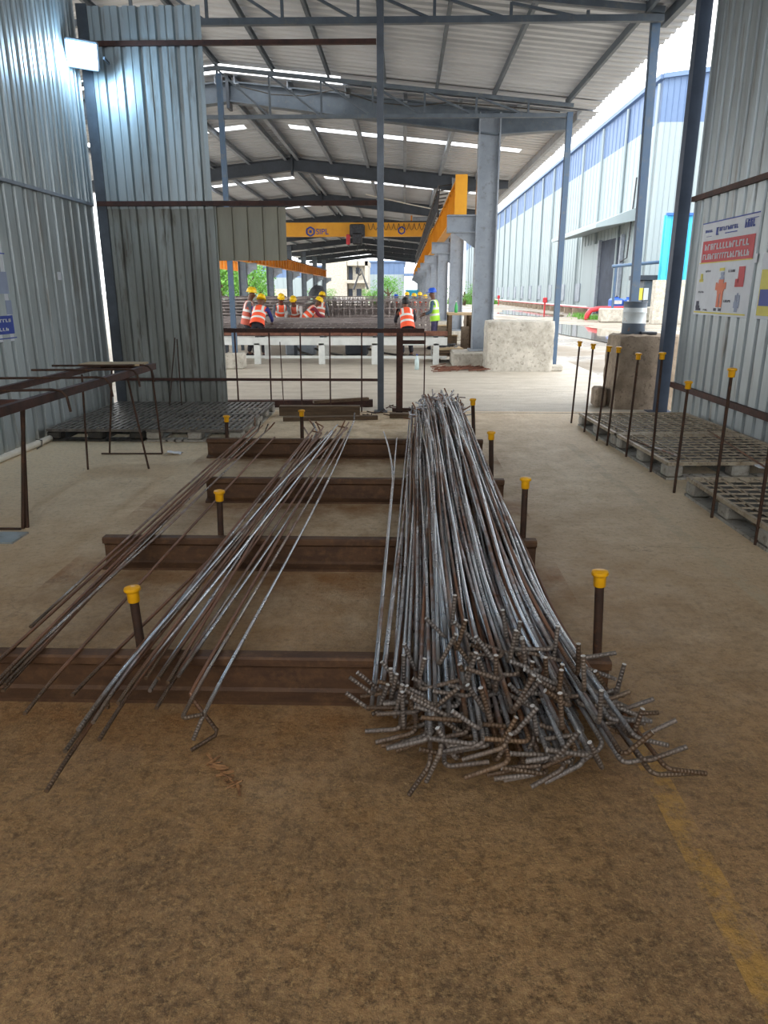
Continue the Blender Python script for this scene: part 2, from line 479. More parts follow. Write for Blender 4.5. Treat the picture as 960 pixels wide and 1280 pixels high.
# ------------------------------------------------------------------ corrugated sheets
def corr(a, b, nrm, z0f, z1f, pitch=.2, dep=.05, valley=.36, micro=True):
    """ribbed sheet standing between ground points a and b; z0f/z1f bottom and top height"""
    a, b, nrm = Vector(a), Vector(b), Vector(nrm)
    L = (b - a).length; d = (b - a) / L
    pts = []; s_ = 0.0
    while s_ < L:
        pr = [(0, dep), (valley * pitch * .2, 0), (valley * pitch * .8, 0), (valley * pitch, dep)]
        if micro: pr += [(pitch * .58, dep), (pitch * .62, dep * .72), (pitch * .68, dep * .72), (pitch * .72, dep)]
        for u, w in pr:
            if s_ + u <= L: pts.append((s_ + u, w))
        s_ += pitch
    pts.append((L, dep))
    m = MB(); vs = []; th = .004
    for q in (0, 1):
        for u, w in pts:
            p = a + d * u + nrm * (w - q * th)
            vs += [(p.x, p.y, z0f), (p.x, p.y, z1f)]
    n = len(pts); fs = []
    for i in range(n - 1):
        k = i * 2
        fs.append((k, k + 2, k + 3, k + 1)); fs.append((2 * n + k + 1, 2 * n + k + 3, 2 * n + k + 2, 2 * n + k))
    m.add(vs, fs)
    return m


def roof_sheet(x0, x1, y0, y1, zf, pitch=.22, dep=.03):
    """ribbed roof sheet, ribs run down the slope; zf(x)"""
    pts = []; y = y0
    while y < y1:
        for u, w in ((0, 0), (.35 * pitch, 0), (.45 * pitch, dep), (.9 * pitch, dep)):
            if y + u < y1: pts.append((y + u, w))
        y += pitch
    pts.append((y1, 0))
    vs = [(x, yy, zf(x) + w) for x in (x0, x1) for yy, w in pts]
    n = len(pts)
    return vs, [(i, i + 1, n + i + 1, n + i) for i in range(n - 1)]


# ================================================================== SETTING
KX = -3.7                                   # ridge line
cz = lambda x: 5.83 - .10 * abs(x - KX)     # top chord / purlin underside of both roofs
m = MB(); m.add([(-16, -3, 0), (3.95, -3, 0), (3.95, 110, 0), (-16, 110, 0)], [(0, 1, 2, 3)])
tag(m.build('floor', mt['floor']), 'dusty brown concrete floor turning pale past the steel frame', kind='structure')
m = MB(); m.add([(3.95, -3, -.02), (260, -3, -.02), (260, 400, -.02), (3.95, 400, -.02)], [(0, 1, 2, 3)])
m.add([(-260, 110, -.02), (3.95, 110, -.02), (3.95, 400, -.02), (-260, 400, -.02)], [(0, 1, 2, 3)])
m.add([(-260, -3, -.02), (-16, -3, -.02), (-16, 110, -.02), (-260, 110, -.02)], [(0, 1, 2, 3)])
tag(m.build('ground', mt['yard']), 'pale muddy yard outside the open shed', kind='structure')

LX, RX, BY = -4.10, 3.72, 10.1
YS = -3.0
o = corr((LX, YS, 0), (LX, 10.06, 0), (1, 0, 0), .02, 2.70, .22, micro=False).build('wall_left', mt['galv']); tag(o, 'left corrugated sheet wall, lower run', kind='structure')
o = corr((LX + .02, YS, 0), (LX + .02, 10.06, 0), (1, 0, 0), 2.66, 5.6, .22).build('wall_left', mt['galv']); tag(o, 'left corrugated sheet wall, upper run', kind='structure')
o = corr((LX + .13, BY + .08, 0), (-2.46, BY + .08, 0), (0, -1, 0), .02, 2.68, .225, .045, .3).build('wall_back', mt['galv_old']); tag(o, 'grey corrugated end wall beside the opening, lower run', kind='structure')
o = corr((LX + .13, BY + .06, 0), (-2.50, BY + .06, 0), (0, -1, 0), 2.64, 4.93, .225, .045, .3).build('wall_back', mt['galv']); tag(o, 'corrugated end wall beside the opening, upper run behind floodlight', kind='structure')
o = corr((RX, 10.0, 0), (RX, YS, 0), (-1, 0, 0), .02, 6.2, .235, .05, .32, False).build('wall_right', mt['galv']); tag(o, 'right corrugated sheet wall', kind='structure')
# hanging sheets over the opening
wr_ = corr((RX, -3, 0), (LX, -3, 0), (0, 1, 0), .0, 2.3, .2).build('wall_rear_light_block', mt['galv']); tag(wr_, 'unseen low sheet wall added behind the camera to hold back light', kind='structure')  # unseen wall, added and sized to hold back sky light from behind
hs = corr((-2.46, BY + .06, 0), (-1.55, BY + .06, 0), (0, -1, 0), 2.0, 2.66, .2, .03, .2, False)
tag(hs.build('hanging_sheet', mt['beige_sheet']), 'stained ribbed sheet hanging below the bar beside the end wall', 'sheet')
# girts and corner plates
def trim(name, mb, mat, label):
    return tag(mb.build(name, mat), label, kind='structure')
trim('trim_1', MB().bar((LX + .07, YS, 2.68), (LX + .07, 10.0, 2.68), .03, .035), mt['light_steel'], 'seam rail along the left wall')
trim('trim_2', MB().bar((LX + .1, BY, 2.70), (-.34, BY, 2.70), .05, .06), mt['red_oxide'], 'red brown girt across the opening head')
trim('trim_3', MB().bar((LX + .1, BY, 4.52), (-.36, BY, 4.52), .05, .055), mt['red_oxide'], 'upper red brown girt across the opening')
trim('trim_4', MB().span((LX + .085, BY - .01, 0), (LX + .215, BY + .03, 4.95)), mt['post_steel'], 'flat corner plate at the left corner')
trim('trim_5', MB().bar((RX - .07, YS, .40), (RX - .07, 10.02, .40), .05, .07), mt['red_oxide'], 'low red brown rail on the right wall')
trim('trim_6', MB().bar((RX - .07, YS, 2.72), (RX - .07, 10.02, 2.72), .04, .06), mt['red_oxide'], 'middle red brown rail on the right wall')
trim('trim_7', MB().bar((RX - .07, YS, 5.0), (RX - .07, 10.02, 5.0), .04, .07), mt['red_oxide'], 'upper red brown rail on the right wall')
trim('trim_8', MB().bar((LX + .1, BY - .02, .44), (-.34, BY - .02, .44), .03, .035), mt['red_oxide'], 'low red brown rail across the opening')

# canopy roof and main roof
YC = -3.0
m = MB()
for a, b in ((-11.2, KX), (KX, 3.9)):
    v, f = roof_sheet(a, b, YC, 16.3, lambda x: cz(x) + .12, .24, .035); m.add(v, f)
tag(m.build('ceiling', mt['roof']), 'pale ribbed canopy roof with exposed purlins', kind='structure')
m = MB(); sk = MB()
breaks = [16.75, 21.3, 21.75, 30.3, 30.8, 39.3, 39.8, 48.3, 48.8, 57.3, 57.8, 66, 66.6, 75, 75.6, 90]
zm = lambda x: cz(x) + .08
for a, b in ((-11.6, KX), (KX, 4.0)):
    for i in range(0, len(breaks), 2):
        v, f = roof_sheet(a, b, breaks[i], breaks[i + 1], zm, .3, .04); m.add(v, f)
    for i in range(1, len(breaks) - 1, 2):
        xa, xb = (a + .9, b - .6) if a < -5 else (a + .6, b - .9)
        sk.add([(xa, breaks[i], zm(xa)), (xb, breaks[i], zm(xb)), (xb, breaks[i + 1], zm(xb)), (xa, breaks[i + 1], zm(xa))], [(0, 1, 2, 3)])
        for p, q in ((a, xa), (xb, b)):
            m.add([(p, breaks[i], zm(p)), (q, breaks[i], zm(q)), (q, breaks[i + 1], zm(q)), (p, breaks[i + 1], zm(p))], [(0, 1, 2, 3)])
v, f = roof_sheet(-1.3, 3.9, 16.05, 16.95, lambda x: cz(x) + .105, .3, .02); m.add(v, f)
tag(m.build('ceiling', mt['roof']), 'long ribbed roof of the crane shed', kind='structure')
tag(sk.build('window_1', mt['skylight']), 'translucent skylight strips across the shed roof', kind='structure')

# purlins
def purlin(x, y0, y1, label, w=.05, h=.11, mat='steel_paint', off=.055):
    mb = MB(); z = cz(x) + off
    mb.prof([(-w / 2, -h / 2), (w / 2, -h / 2), (w / 2, -h / 2 + .012), (-w / 2 + .012, -h / 2 + .012), (-w / 2 + .012, h / 2 - .012), (w / 2, h / 2 - .012), (w / 2, h / 2), (-w / 2, h / 2)], (x, y0, z), (x, y1, z))
    return tag(mb.build('roof_purlin', mt[mat]), label, 'purlin', 'purlins under the canopy roof' if y0 < 10 else 'purlins of the crane shed roof')
for i, x in enumerate((-3.7, -2.6, -1.5, -.4, .62, 1.75, 3.2)):
    purlin(x, YC, 16.2, 'grey blue roof purlin of the near canopy, %s from the ridge towards the yard' % ORD[i])
purlin(-4.8, YC, 16.2, 'grey blue roof purlin of the near canopy just left of the ridge')
purlin(3.55, YC, 11.6, 'stubby grey eave purlin ending beside the tall blue yard post', .08, .14)
for i, x in enumerate((-3.5, -2.4, -1.2, 0, 1.15, 2.35, 3.6)):
    purlin(x, 16.8, 89, 'long shed purlin on the right slope, %s from the ridge' % ORD[i], .09, .16, 'light_steel', -.01)
for i, x in enumerate((-3.9, -5.1, -6.3, -7.5, -8.7)):
    purlin(x, 16.8, 89, 'long shed purlin on the left slope, %s from the ridge' % ORD[i], .09, .16, 'light_steel', -.01)

# canopy trusses
def truss(y, zb, xl, xr, label, mat, w=.07):
    r = empty('roof_truss', (xr, y, zb), label, 'truss', 'light trusses of the canopy')
    MB().bar((xl, y, zb), (xr, y, zb), w, w).build('bottom_chord', mt[mat], r)
    MB().bar((KX, y, cz(KX) - .03), (xr, y, max(cz(xr) - .03, zb + w + .01)), w, w).build('top_chord', mt[mat], r)
    MB().bar((xl, y, cz(xl) - .03), (KX, y, cz(KX) - .03), w, w).build('top_chord', mt[mat], r)
    n = 0; x = KX - .0
    xs = [KX + i * 1.02 for i in range(int((xr - KX) / 1.02) + 1)]
    for a in xs + [KX - 1.02]:
        MB().bar((a, y, zb), (a, y, cz(a) - .04), .04, .04, up=(0, 1, 0)).build('strut', mt[mat], r)
    for a, b in zip(xs[:-1], xs[1:]):
        MB().bar((a, y, cz(a) - .05), (b, y, zb), .035, .035, up=(0, 1, 0)).build('diagonal', mt[mat], r)
    return r
truss(11.2, 5.08, -6.5, 3.42, 'nearer canopy roof truss running out to the tall blue yard post', 'steel_paint', .08)
truss(16.0, 4.93, -9.5, 3.3, 'farther canopy roof truss with flat bottom chord, just before the crane shed', 'steel_paint', .07)

# posts
def post(name, p, w, top, mat, label, tilt=0, cat='post', base=True):
    r = empty(name, (p[0], p[1], 0), label, cat)
    MB().bar((p[0], p[1], 0.0), (p[0] + tilt, p[1], top), w, w, up=(0, 1, 0)).build('shaft', mt[mat], r)
    if base: MB().box((p[0], p[1], .006), (w * 2.2, w * 2.2, .012)).build('base_plate', mt[mat], r)
    return r
post('frame_post', (-.31, BY), .085, 6.0, 'post_steel', 'tall dark square tube post in the middle of the opening')
post('yard_post', (3.46, 11.35), .11, 5.2, 'blue_steel', 'tall blue post rising behind the drum, carries the near truss', -.1)
post('yard_post', (3.24, 16.0), .11, 4.98, 'blue_steel', 'slim blue post at the right of the big concrete block')
post('corner_post', (3.57, 10.14), .15, 6.2, 'corner_steel', 'dark thick corner post where the right wall ends')
r = post('ridge_post', (-3.66, 16.0), .10, 5.7, 'blue_steel', 'blue post on a small concrete footing near the left sheets', base=False)
m = MB().box((-3.66, 16.0, .17), (.4, .4, .34), bev=.03); m.build('footing', mt['concrete'], r)

# low gate frame in the opening
r = empty('barrier_frame', (-.1, BY, 0), 'low red brown barrier of two rails with thin upright bars', 'barrier')
MB().bar((-2.44, BY - .02, 1.10), (.28, BY - .02, 1.10), .05, .055).build('top_rail', mt['red_oxide'], r)
MB().bar((-.05, BY - .03, 0), (-.05, BY - .03, 1.07), .09, .08, up=(0, 1, 0)).build('gate_post', mt['red_oxide'], r)
MB().bar((-.05, BY - .03, .95), (.30, BY - .03, .95), .04, .05).build('gate_rail', mt['red_oxide'], r)
MB().bar((-.15, BY - .03, .03), (.30, BY - .03, .03), .05, .05).build('gate_sill', mt['red_oxide'], r)
for k, (u, v) in enumerate(((293, 298), (336, 339), (375, 377), (412, 413), (452, 452))):
    a = P(v, 500, Y=BY - .03); b = P(u, 413, Y=BY - .03)
    MB().tube([(a.x, BY - .03, 0.0), (b.x, BY - .03, 1.09)], .011, 6).build('upright_bar', mt['red_oxide'], r)
MB().tube([(P(355, 500, Y=BY).x, BY - .03, 0), (P(350, 420, Y=BY).x, BY - .03, .95)], .007, 6).build('upright_bar', mt['red_oxide'], r)
MB().tube([(.29, BY - .03, 0), (.29, BY - .03, 1.08)], .010, 6).build('upright_bar', mt['red_oxide'], r)

# floodlight
fl = P(103, 68, Y=9.72)
r = empty('floodlight', fl, 'square LED floodlight shining high in the left corner', 'light')
R = Matrix.Rotation(math.radians(12), 3, 'Z') @ Matrix.Rotation(math.radians(30), 3, 'X') @ Matrix.Rotation(math.radians(6), 3, 'Y')
MB().box(fl, (.37, .07, .31), R, bev=.015).build('housing', mt['light_steel'], r)
hl = MB().box(fl + R @ Vector((0, -.037, 0.01)), (.33, .006, .25), R).build('lens', mt['lamp'], r)
MB().bar(fl + R @ Vector((-.24, 0, 0)), fl + Vector((-.24, .3, -.02)), .02, .03).bar(fl + R @ Vector((.24, 0, 0)), fl + Vector((.2, .3, -.02)), .02, .03).build('bracket', mt['dark_steel'], r)
ld = bpy.data.lights.new('floodlight_beam', 'POINT'); ld.energy = 24; ld.color = (.42, .70, 1); ld.shadow_soft_size = .12
lo = bpy.data.objects.new('floodlight_beam', ld); C.objects.link(lo); lo.location = R @ Vector((0, -.2, 0)); lo.parent = r

# ================================================================== CRANE SHED
FR = [17, 26, 35, 44, 53, 62, 71, 80, 89]
for i, y in enumerate(FR):
    r = empty('portal_frame', (1.78, y, 0), 'grey steel portal frame of the crane shed, %s from the camera' % ORD[i], 'frame', 'portal frames of the crane shed')
    for s, x in ((1, 1.78), (-1, -9.35)):
        if i == 0 and s < 0: continue
        zt = cz(x) - .1
        base = .32 if s > 0 else 0
        MB().ibeam((x, y, base), (x, y, zt), .3, .46, .03, up=(1, 0, 0)).build('column', mt['steel_paint' if s < 0 else 'light_steel'], r)
        m = MB().box((x, y, base + .02), (.6, .42, .04))
        for q in (-.22, -.08, .08, .22): m.add([(x + q, y - .16, base + .04), (x + q, y - .20, base + .04), (x + q, y - .16, base + .4)], [(0, 1, 2)])
        m.build('base_plate', mt['light_steel'], r)
        bx = x - s * .55
        m = MB().ibeam((x - s * .2, y, 3.02), (x - s * .85, y, 3.02), .26, .36, .02)
        m.poly([(x - s * .2, y - .01, 2.84), (x - s * .2, y - .01, 2.5), (x - s * .7, y - .01, 2.84)], .02, (0, 1, 0))
        m.build('crane_bracket', mt['light_steel'], r)
    # tapered rafters
    for s in (1, -1):
        xe = KX + s * (7.1 if s > 0 else 7.4)
        zc, ze = cz(KX) - .04, cz(xe) - .04
        dc, dm = (.42, .42)
        m = MB()
        for (t0, t1) in ((-.01, .01),):
            pts = [(KX, zc), (xe, ze), (xe, ze - .22), (KX + s * 5.6, cz(KX + 5.6) - .5), (KX, zc - .36)]
            m.poly([(a, y - .01, b) for a, b in pts], .02, (0, 1, 0))
        m.bar((KX, y, zc), (xe, y, ze), .24, .025)
        m.bar((KX, y, zc - .36), (KX + s * 5.6, y, cz(KX + 5.6) - .5), .24, .025)
        m.bar((KX + s * 5.6, y, cz(KX + 5.6) - .5), (xe, y, ze - .22), .24, .025)
        m.build('rafter', mt['dark_steel' if i else 'steel_paint'], r)
    MB().box((KX, y, cz(KX) - .24), (.06, .3, .62)).build('ridge_plate', mt['dark_steel'], r)

# column pedestal in front of the first column
tag(MB().box((1.62, 17.0, .155), (1.05, 1.2, .31), bev=.03).build('pedestal', mt['concrete']), 'low pale concrete pedestal under the nearest big column', 'pedestal')
for i, y in enumerate(FR[1:6]):
    tag(MB().box((1.78, y, .155), (.8, .8, .31), bev=.03).build('pedestal', mt['concrete']), 'concrete pedestal under the %s column of the right row' % ORD[i + 1], 'pedestal')
# crane runways
def runway(x, y0, y1, mat, label, ribs=True, dep=.72, zb=3.2):
    r = empty('crane_runway', (x, y0, 0), label, 'beam')
    MB().ibeam((x, y0, zb + dep / 2), (x, y1, zb + dep / 2), .24, dep, .03).build('girder', mt[mat], r)
    if ribs:
        y = y0 + .4
        while y < y1:
            MB().span((x - .118, y - .02, zb + .03), (x + .118, y + .02, zb + dep - .03)).build('stiffener', mt[mat], r); y += 1.2
    MB().bar((x, y0, zb + dep + .05), (x, y1, zb + dep + .05), .07, .09).build('crane_rail', mt['rust_dark'], r)
    return r
r = runway(1.22, 17, 88, 'crane', 'yellow crane runway beam along the right row of columns')
MB().box((1.22, 16.97, 3.6), (.26, .04, .82)).build('end_stop', mt['crane'], r)
m = MB()
for k in range(44):
    y = 17.6 + k * .8
    m.tube([(1.06, y, 3.9), (.78, y, 3.86), (.74, y, 3.3)], .018, 5)
m.tube([(.76, 17.4, 3.86), (.76, 52, 3.86)], .02, 5).tube([(.74, 17.4, 3.3), (.74, 52, 3.3)], .02, 5)
o = m.build('conductor_bracket', mt['grey_steel_dark'], r)
runway(-8.8, 40, 86, 'crane_orange', 'orange ribbed runway beam along the left row of columns')
runway(-13.7, 40, 66, 'crane_orange', 'short orange beam seen through the left columns', zb=3.25)

# overhead bridge crane
r = empty('bridge_crane', (-3.8, 36.6, 3.95), 'yellow overhead bridge crane spanning the shed', 'crane')
MB().box((-3.8, 36.6, 4.42), (10.1, .36, .62), bev=.01).build('girder', mt['crane'], r)
MB().bar((-8.8, 36.35, 4.75), (1.2, 36.35, 4.75), .04, .06).build('top_rail', mt['grey_steel_dark'], r)
for x in (-8.8, 1.22): MB().box((x, 37.0, 4.25), (.3, 2.6, .34), bev=.02).build('end_truck', mt['crane'], r)
h = MB().box((-2.2, 36.3, 4.35), (.7, .6, .55), bev=.05).box((-2.2, 36.15, 3.98), (.45, .4, .5), bev=.05).build('hoist', mt['grey_steel_dark'], r)
MB().box((-2.62, 36.1, 3.95), (.18, .25, .45), bev=.03).build('hoist_motor', mt['red_paint'], r)
m = MB().tube([(-2.2, 36.2, 3.9), (-2.2, 36.2, 2.6)], .02, 6); m.tube([(-2.2, 36.2, 2.6), (-2.2, 36.2, 2.45), (-2.1, 36.2, 2.36), (-2.02, 36.2, 2.44)], .035, 6); m.build('hook', mt['grey_steel_dark'], r)
m = MB()
for k in range(13):
    a = -1.7 + k * .24
    m.tube([(a, 36.38, 4.68), (a + .06, 36.36, 4.45), (a + .12, 36.36, 4.38), (a + .18, 36.36, 4.45), (a + .24, 36.38, 4.68)], .012, 5)
m.build('festoon_cable', mt['black_plastic'], r)


def text(s, size, loc, rot, mat, parent, name='lettering', ext=.004):
    cu = bpy.data.curves.new('t', 'FONT'); cu.body = s; cu.size = size; cu.extrude = ext; cu.align_x = 'CENTER'; cu.align_y = 'CENTER'
    ob = bpy.data.objects.new('t', cu); C.objects.link(ob)
    bpy.context.view_layer.update()
    me = bpy.data.meshes.new_from_object(ob.evaluated_get(bpy.context.evaluated_depsgraph_get()))
    bpy.data.objects.remove(ob)
    me.materials.clear(); me.materials.append(mat)
    o = bpy.data.objects.new(name, me); C.objects.link(o); o.parent = parent
    off = Vector((0, 0, 0)); p = parent
    while p is not None: off += p.location; p = p.parent
    o.location = Vector(loc) - off; o.rotation_euler = rot
    return o


lg = P(388, 289.5, Y=36.4); tx = P(402, 290, Y=36.4)
m = MB()
for k in range(6):
    a = k * PI / 3 + PI / 6; b = a + PI / 3
    m.bar(lg + Vector((math.cos(a) * .2, 0, math.sin(a) * .2)), lg + Vector((math.cos(b) * .2, 0, math.sin(b) * .2)), .07, .02, up=(0, 1, 0))
m.box(lg, (.12, .02, .12)); m.build('logo', mt['ink_blue'], r)
text('SIPL', .36, tx + Vector((.03, 0, 0)), (PI / 2, 0, 0), mt['ink_blue'], r)
lg = P(502, 288, Y=36.4)
m = MB()
for k in range(6):
    a = k * PI / 3 + PI / 6; b = a + PI / 3
    m.bar(lg + Vector((math.cos(a) * .16, 0, math.sin(a) * .16)), lg + Vector((math.cos(b) * .16, 0, math.sin(b) * .16)), .06, .02, up=(0, 1, 0))
m.build('logo', mt['ink_blue'], r)
# crane panel board above the girder
pb = P(527, 272, Y=38.5)
r = empty('panel_board', (pb.x, 38.5, 4.7), 'grey control panel held between two orange uprights on the crane', 'panel')
MB().box((pb.x, 38.5, pb.z - .25), (.85, .2, .55), bev=.02).build('box', mt['light_steel'], r)
for s in (-.5, .5): MB().box((pb.x + s, 38.5, pb.z - .25), (.08, .08, .7)).build('upright', mt['crane_orange'], r)

# ------------------------------------------------------------------ concrete blocks at the opening
def block(x0, x1, y0, y1, h, label, mat='concrete'):
    m = MB(); nx, ny, nz = 12, 8, 10
    rnd = random.Random(int(x0 * 100)); g = {}
    def V(i, j, k):
        if (i, j, k) not in g:
            g[(i, j, k)] = len(m.v)
            a, b, c = i / nx, j / ny, k / nz
            jt = .012
            edge = (i in (0, nx)) + (j in (0, ny)) + (k == nz)
            q = .018 * (edge - 1) if edge > 1 else 0
            p = Vector((x0 + (x1 - x0) * a + (q if i == 0 else -q if i == nx else 0), y0 + (y1 - y0) * b + (q if j == 0 else -q if j == ny else 0), h * c - (q if k == nz else 0)))
            p += Vector([rnd.uniform(-jt, jt) for _ in range(3)])
            p.z = max(p.z, 0) if k else 0
            m.v.append(p); m.a.append(0)
        return g[(i, j, k)]
    def F(l): m.f.append(l); m.m.append(0)
    for i in range(nx):
        for k in range(nz):
            F([V(i, 0, k), V(i + 1, 0, k), V(i + 1, 0, k + 1), V(i, 0, k + 1)]); F([V(i, ny, k + 1), V(i + 1, ny, k + 1), V(i + 1, ny, k), V(i, ny, k)])
    for j in range(ny):
        for k in range(nz):
            F([V(0, j, k + 1), V(0, j + 1, k + 1), V(0, j + 1, k), V(0, j, k)]); F([V(nx, j, k), V(nx, j + 1, k), V(nx, j + 1, k + 1), V(nx, j, k + 1)])
    for i in range(nx):
        for j in range(ny):
            F([V(i, j, nz), V(i + 1, j, nz), V(i + 1, j + 1, nz), V(i, j + 1, nz)])
    return tag(m.build('concrete_block', mt[mat], smooth=True), label, 'block')
block(1.74, 3.14, 15.5, 16.2, 1.03, 'large pale rough concrete block right of the nearest column')
block(2.98, 3.9, 10.35, 11.05, 1.03, 'brown rough concrete block with the small drum on top', 'concrete_brown')
block(1.9, 2.35, 19.3, 24.0, .98, 'long concrete block behind the nearest column, beside the timber table', 'concrete_brown')
tag(MB().box((3.22, 15.7, .06), (.28, .3, .12), bev=.02).build('footing', mt['concrete']), 'small concrete footing at the foot of the slim blue post', 'footing')
tag(MB().box((2.86, 10.7, .14), (.16, .3, .28), bev=.03).build('footing', mt['concrete_brown']), 'broken lump of concrete left of the drum block', 'rubble')
tag(MB().box((3.42, 10.55, 1.05), (.22, .2, .04), bev=.01).build('scrap_plate', mt['grey_steel_dark']), 'dark scrap plate lying on the block beside the drum', 'scrap')

# drum
dc = Vector((3.26, 10.68, 1.03))
r = empty('drum', dc, 'small grey white metal drum standing on the brown concrete block', 'drum')
def drum_mat():
    m, t = newmat('drum_paint'); sp = t.new('ShaderNodeSeparateXYZ'); t.link(t.tc.outputs['Object'], sp.inputs[0])
    z = sp.outputs[2]
    k = t.math('MULTIPLY', t.math('GREATER_THAN', z, .15), t.math('LESS_THAN', z, .36))
    c = t.mix(k, lin((100, 112, 126)), lin((206, 214, 216)))
    c = t.mix(t.ramp(t.noise(14, 5, .7), .62, .68), c, lin((170, 112, 60)))
    t.pbsdf(c, .5, .1)
    return m
MB().lathe([(.155, 0), (.16, .005), (.158, .14), (.164, .15), (.158, .16), (.158, .29), (.164, .30), (.158, .31), (.158, .43), (.165, .44), (.160, .445), (.152, .43), (.02, .43)], dc, 24).build('body', drum_mat(), r, True)
MB().lathe([(.02, 0), (.02, .02), (.014, .025)], dc + Vector((.08, -.05, .43)), 10).build('bung', mt['grey_steel_dark'], r)

# ================================================================== RAILS
RP = [(-.075, 0), (.075, 0), (.075, .014), (.02, .028), (.008, .04), (.008, .135), (.018, .148), (.036, .153), (.036, .182), (.028, .19), (-.028, .19), (-.036, .182), (-.036, .153), (-.018, .148), (-.008, .135), (-.008, .04), (-.02, .028), (-.075, .014)]
RAILS = [(2.64, -2.6, .84), (4.10, -1.80, .80), (5.55, -1.56, .80), (7.15, -1.97, .80)]
RLAB = ['nearest rusty rail lying across the floor, runs out of the picture on the left', 'second rusty rail across the floor, its cut left end below the bars', 'third rusty rail across the floor, the shortest one', 'farthest rusty rail across the floor, in front of the grey pallets']
for (y, x0, x1), lb in zip(RAILS, RLAB):
    tag(MB().prof(RP, (x0, y, 0), (x1, y, 0)).build('steel_rail', mt['beam']), lb, 'rail', 'rails that carry the bar bundles')


def cap(m, c, ax, s=1.0):
    """mushroom cap at the end of a rod"""
    q = Vector((0, 0, 1)).rotation_difference(ax).to_matrix()
    m.lathe([(.0235 * s, -.052 * s), (.0245 * s, -.05 * s), (.025 * s, -.008 * s), (.033 * s, -.004 * s), (.035 * s, .002 * s), (.032 * s, .011 * s), (.018 * s, .016 * s), (.004 * s, .017 * s)], c, 18, R=q)


def capped(name, base, top, r_, label, group, cat='rod', s=1.0, mat='rust_dark'):
    base, top = Vector(base), Vector(top); ax = (top - base).normalized()
    r = empty(name, base, label, cat, group)
    MB().tube([base, base.lerp(top, .5), top - ax * .012], r_, 12).build('shaft', mt[mat], r, True)
    m = MB(); cap(m, top - ax * .008, ax, s); m.build('cap', mt['yellow_cap'], r, True)
    return r


G1 = 'yellow capped stub posts along the rails'
for (u0, v0, u1, v1, y, lb) in (
    (181, 840, 165, 735, 2.72, 'leaning stub post with yellow cap behind the nearest rail on the left'),
    (277, 690, 274, 614, 4.18, 'stub post with yellow cap standing behind the second rail'),
    (284, 560, 283, 520, 7.23, 'stub post with yellow cap by the farthest rail, just in front of the grey pallet'),
    (378, 560, 377, 513, 7.23, 'stub post with yellow cap on the farthest rail near the bar tips'),
    (747, 800, 750, 715, 2.72, 'nearest stub post with yellow cap on the right of the big bar pile'),
    (654, 660, 657, 598, 4.18, 'second stub post with yellow cap on the right of the big bar pile'),
    (614, 590, 614, 540, 5.63, 'third stub post with yellow cap on the right of the big bar pile'),
    (592, 540, 591, 499, 7.23, 'farthest stub post with yellow cap on the right of the big bar pile')):
    t_ = P(u1, v1, Y=y); b_ = P(u0, v0, Y=y)
    dx = (b_.x - t_.x) / max(t_.z - b_.z, .01)
    base = Vector((t_.x + dx * t_.z, y, 0))
    capped('stub_post', base, t_, .0185, lb, G1, 'post')

G2 = 'tall yellow capped rods by the pallets'
rod_px = [(716, 529, 727, 427), (732.5, 540, 744, 430), (748, 551, 764, 433), (761, 557, 776, 434), (785, 571, 801, 442), (816, 590, 831, 441), (845.5, 616, 864, 477), (893, 647, 919, 461), (948, 681, 975, 500)]
for i, (a, b, c, d) in enumerate(rod_px):
    bp = P(a, b, Z=0); tp = P(c, d, Y=bp.y)
    bp.x -= .02; tp.x -= .02
    capped('capped_rod', bp, tp, .0115, 'tall thin rod with orange yellow cap beside the right pallets, %s from the far end' % ORD[i], G2, 'rod', .95)

# ================================================================== PALLETS
def pallet(w, d, h, deck, body, nx=10, wx=.008, ny=11, wy=.008, under=False, name='plastic_pallet'):
    r = empty(name, (0, 0, 0))
    m = MB()
    m.span((-w / 2, -d / 2, h - .03), (-w / 2 + .03, d / 2, h)); m.span((w / 2 - .03, -d / 2, h - .03), (w / 2, d / 2, h))
    m.span((-w / 2, -d / 2, h - .03), (w / 2, -d / 2 + .03, h)); m.span((-w / 2, d / 2 - .03, h - .03), (w / 2, d / 2, h))
    for i in range(1, nx):
        x = -w / 2 + w * i / nx; m.span((x - wx / 2, -d / 2, h - .012), (x + wx / 2, d / 2, h - .002))
    for i in range(1, ny):
        y = -d / 2 + d * i / ny; m.span((-w / 2, y - wy / 2, h - .016), (w / 2, y + wy / 2, h - .004))
    m.build('deck', deck, r)
    if under:
        m = MB()
        for i in range(9):
            x = -w / 2 + w * (i + .5) / 9; m.span((x - w / 26, -d / 2 + .03, h - .045), (x + w / 26, d / 2 - .03, h - .03))
        m.build('under_deck', mt['black_plastic'], r)
    bl = [(-w / 2 + .075, .15), (0, .16), (w / 2 - .075, .15)]
    bd = [(-d / 2 + .075, .15), (0, .16), (d / 2 - .075, .15)]
    for x, sx in bl:
        for y, sy in bd:
            MB().box((x, y, h / 2 - .003), (sx, sy, h - .055), bev=.015).build('block', body, r)
    m = MB()
    for x, sx in bl: m.span((x - sx / 2, -d / 2, 0), (x + sx / 2, d / 2, .022))
    for y, sy in bd:
        m.span((-w / 2, y - .07, 0), (w / 2, y - .045, .022)); m.span((-w / 2, y + .045, 0), (w / 2, y + .07, .022)); m.span((-w / 2, y - .012, 0), (w / 2, y + .012, .022))
        for k in range(12):
            x = -w / 2 + w * (k + .5) / 12; m.span((x - .012, y - .07, 0), (x + .012, y + .07, .022))
    m.build('runner', body, r)
    return r
pr = pallet(1.34, 1.36, .16, mt['grid_plastic'], mt['grey_plastic'], under=True)
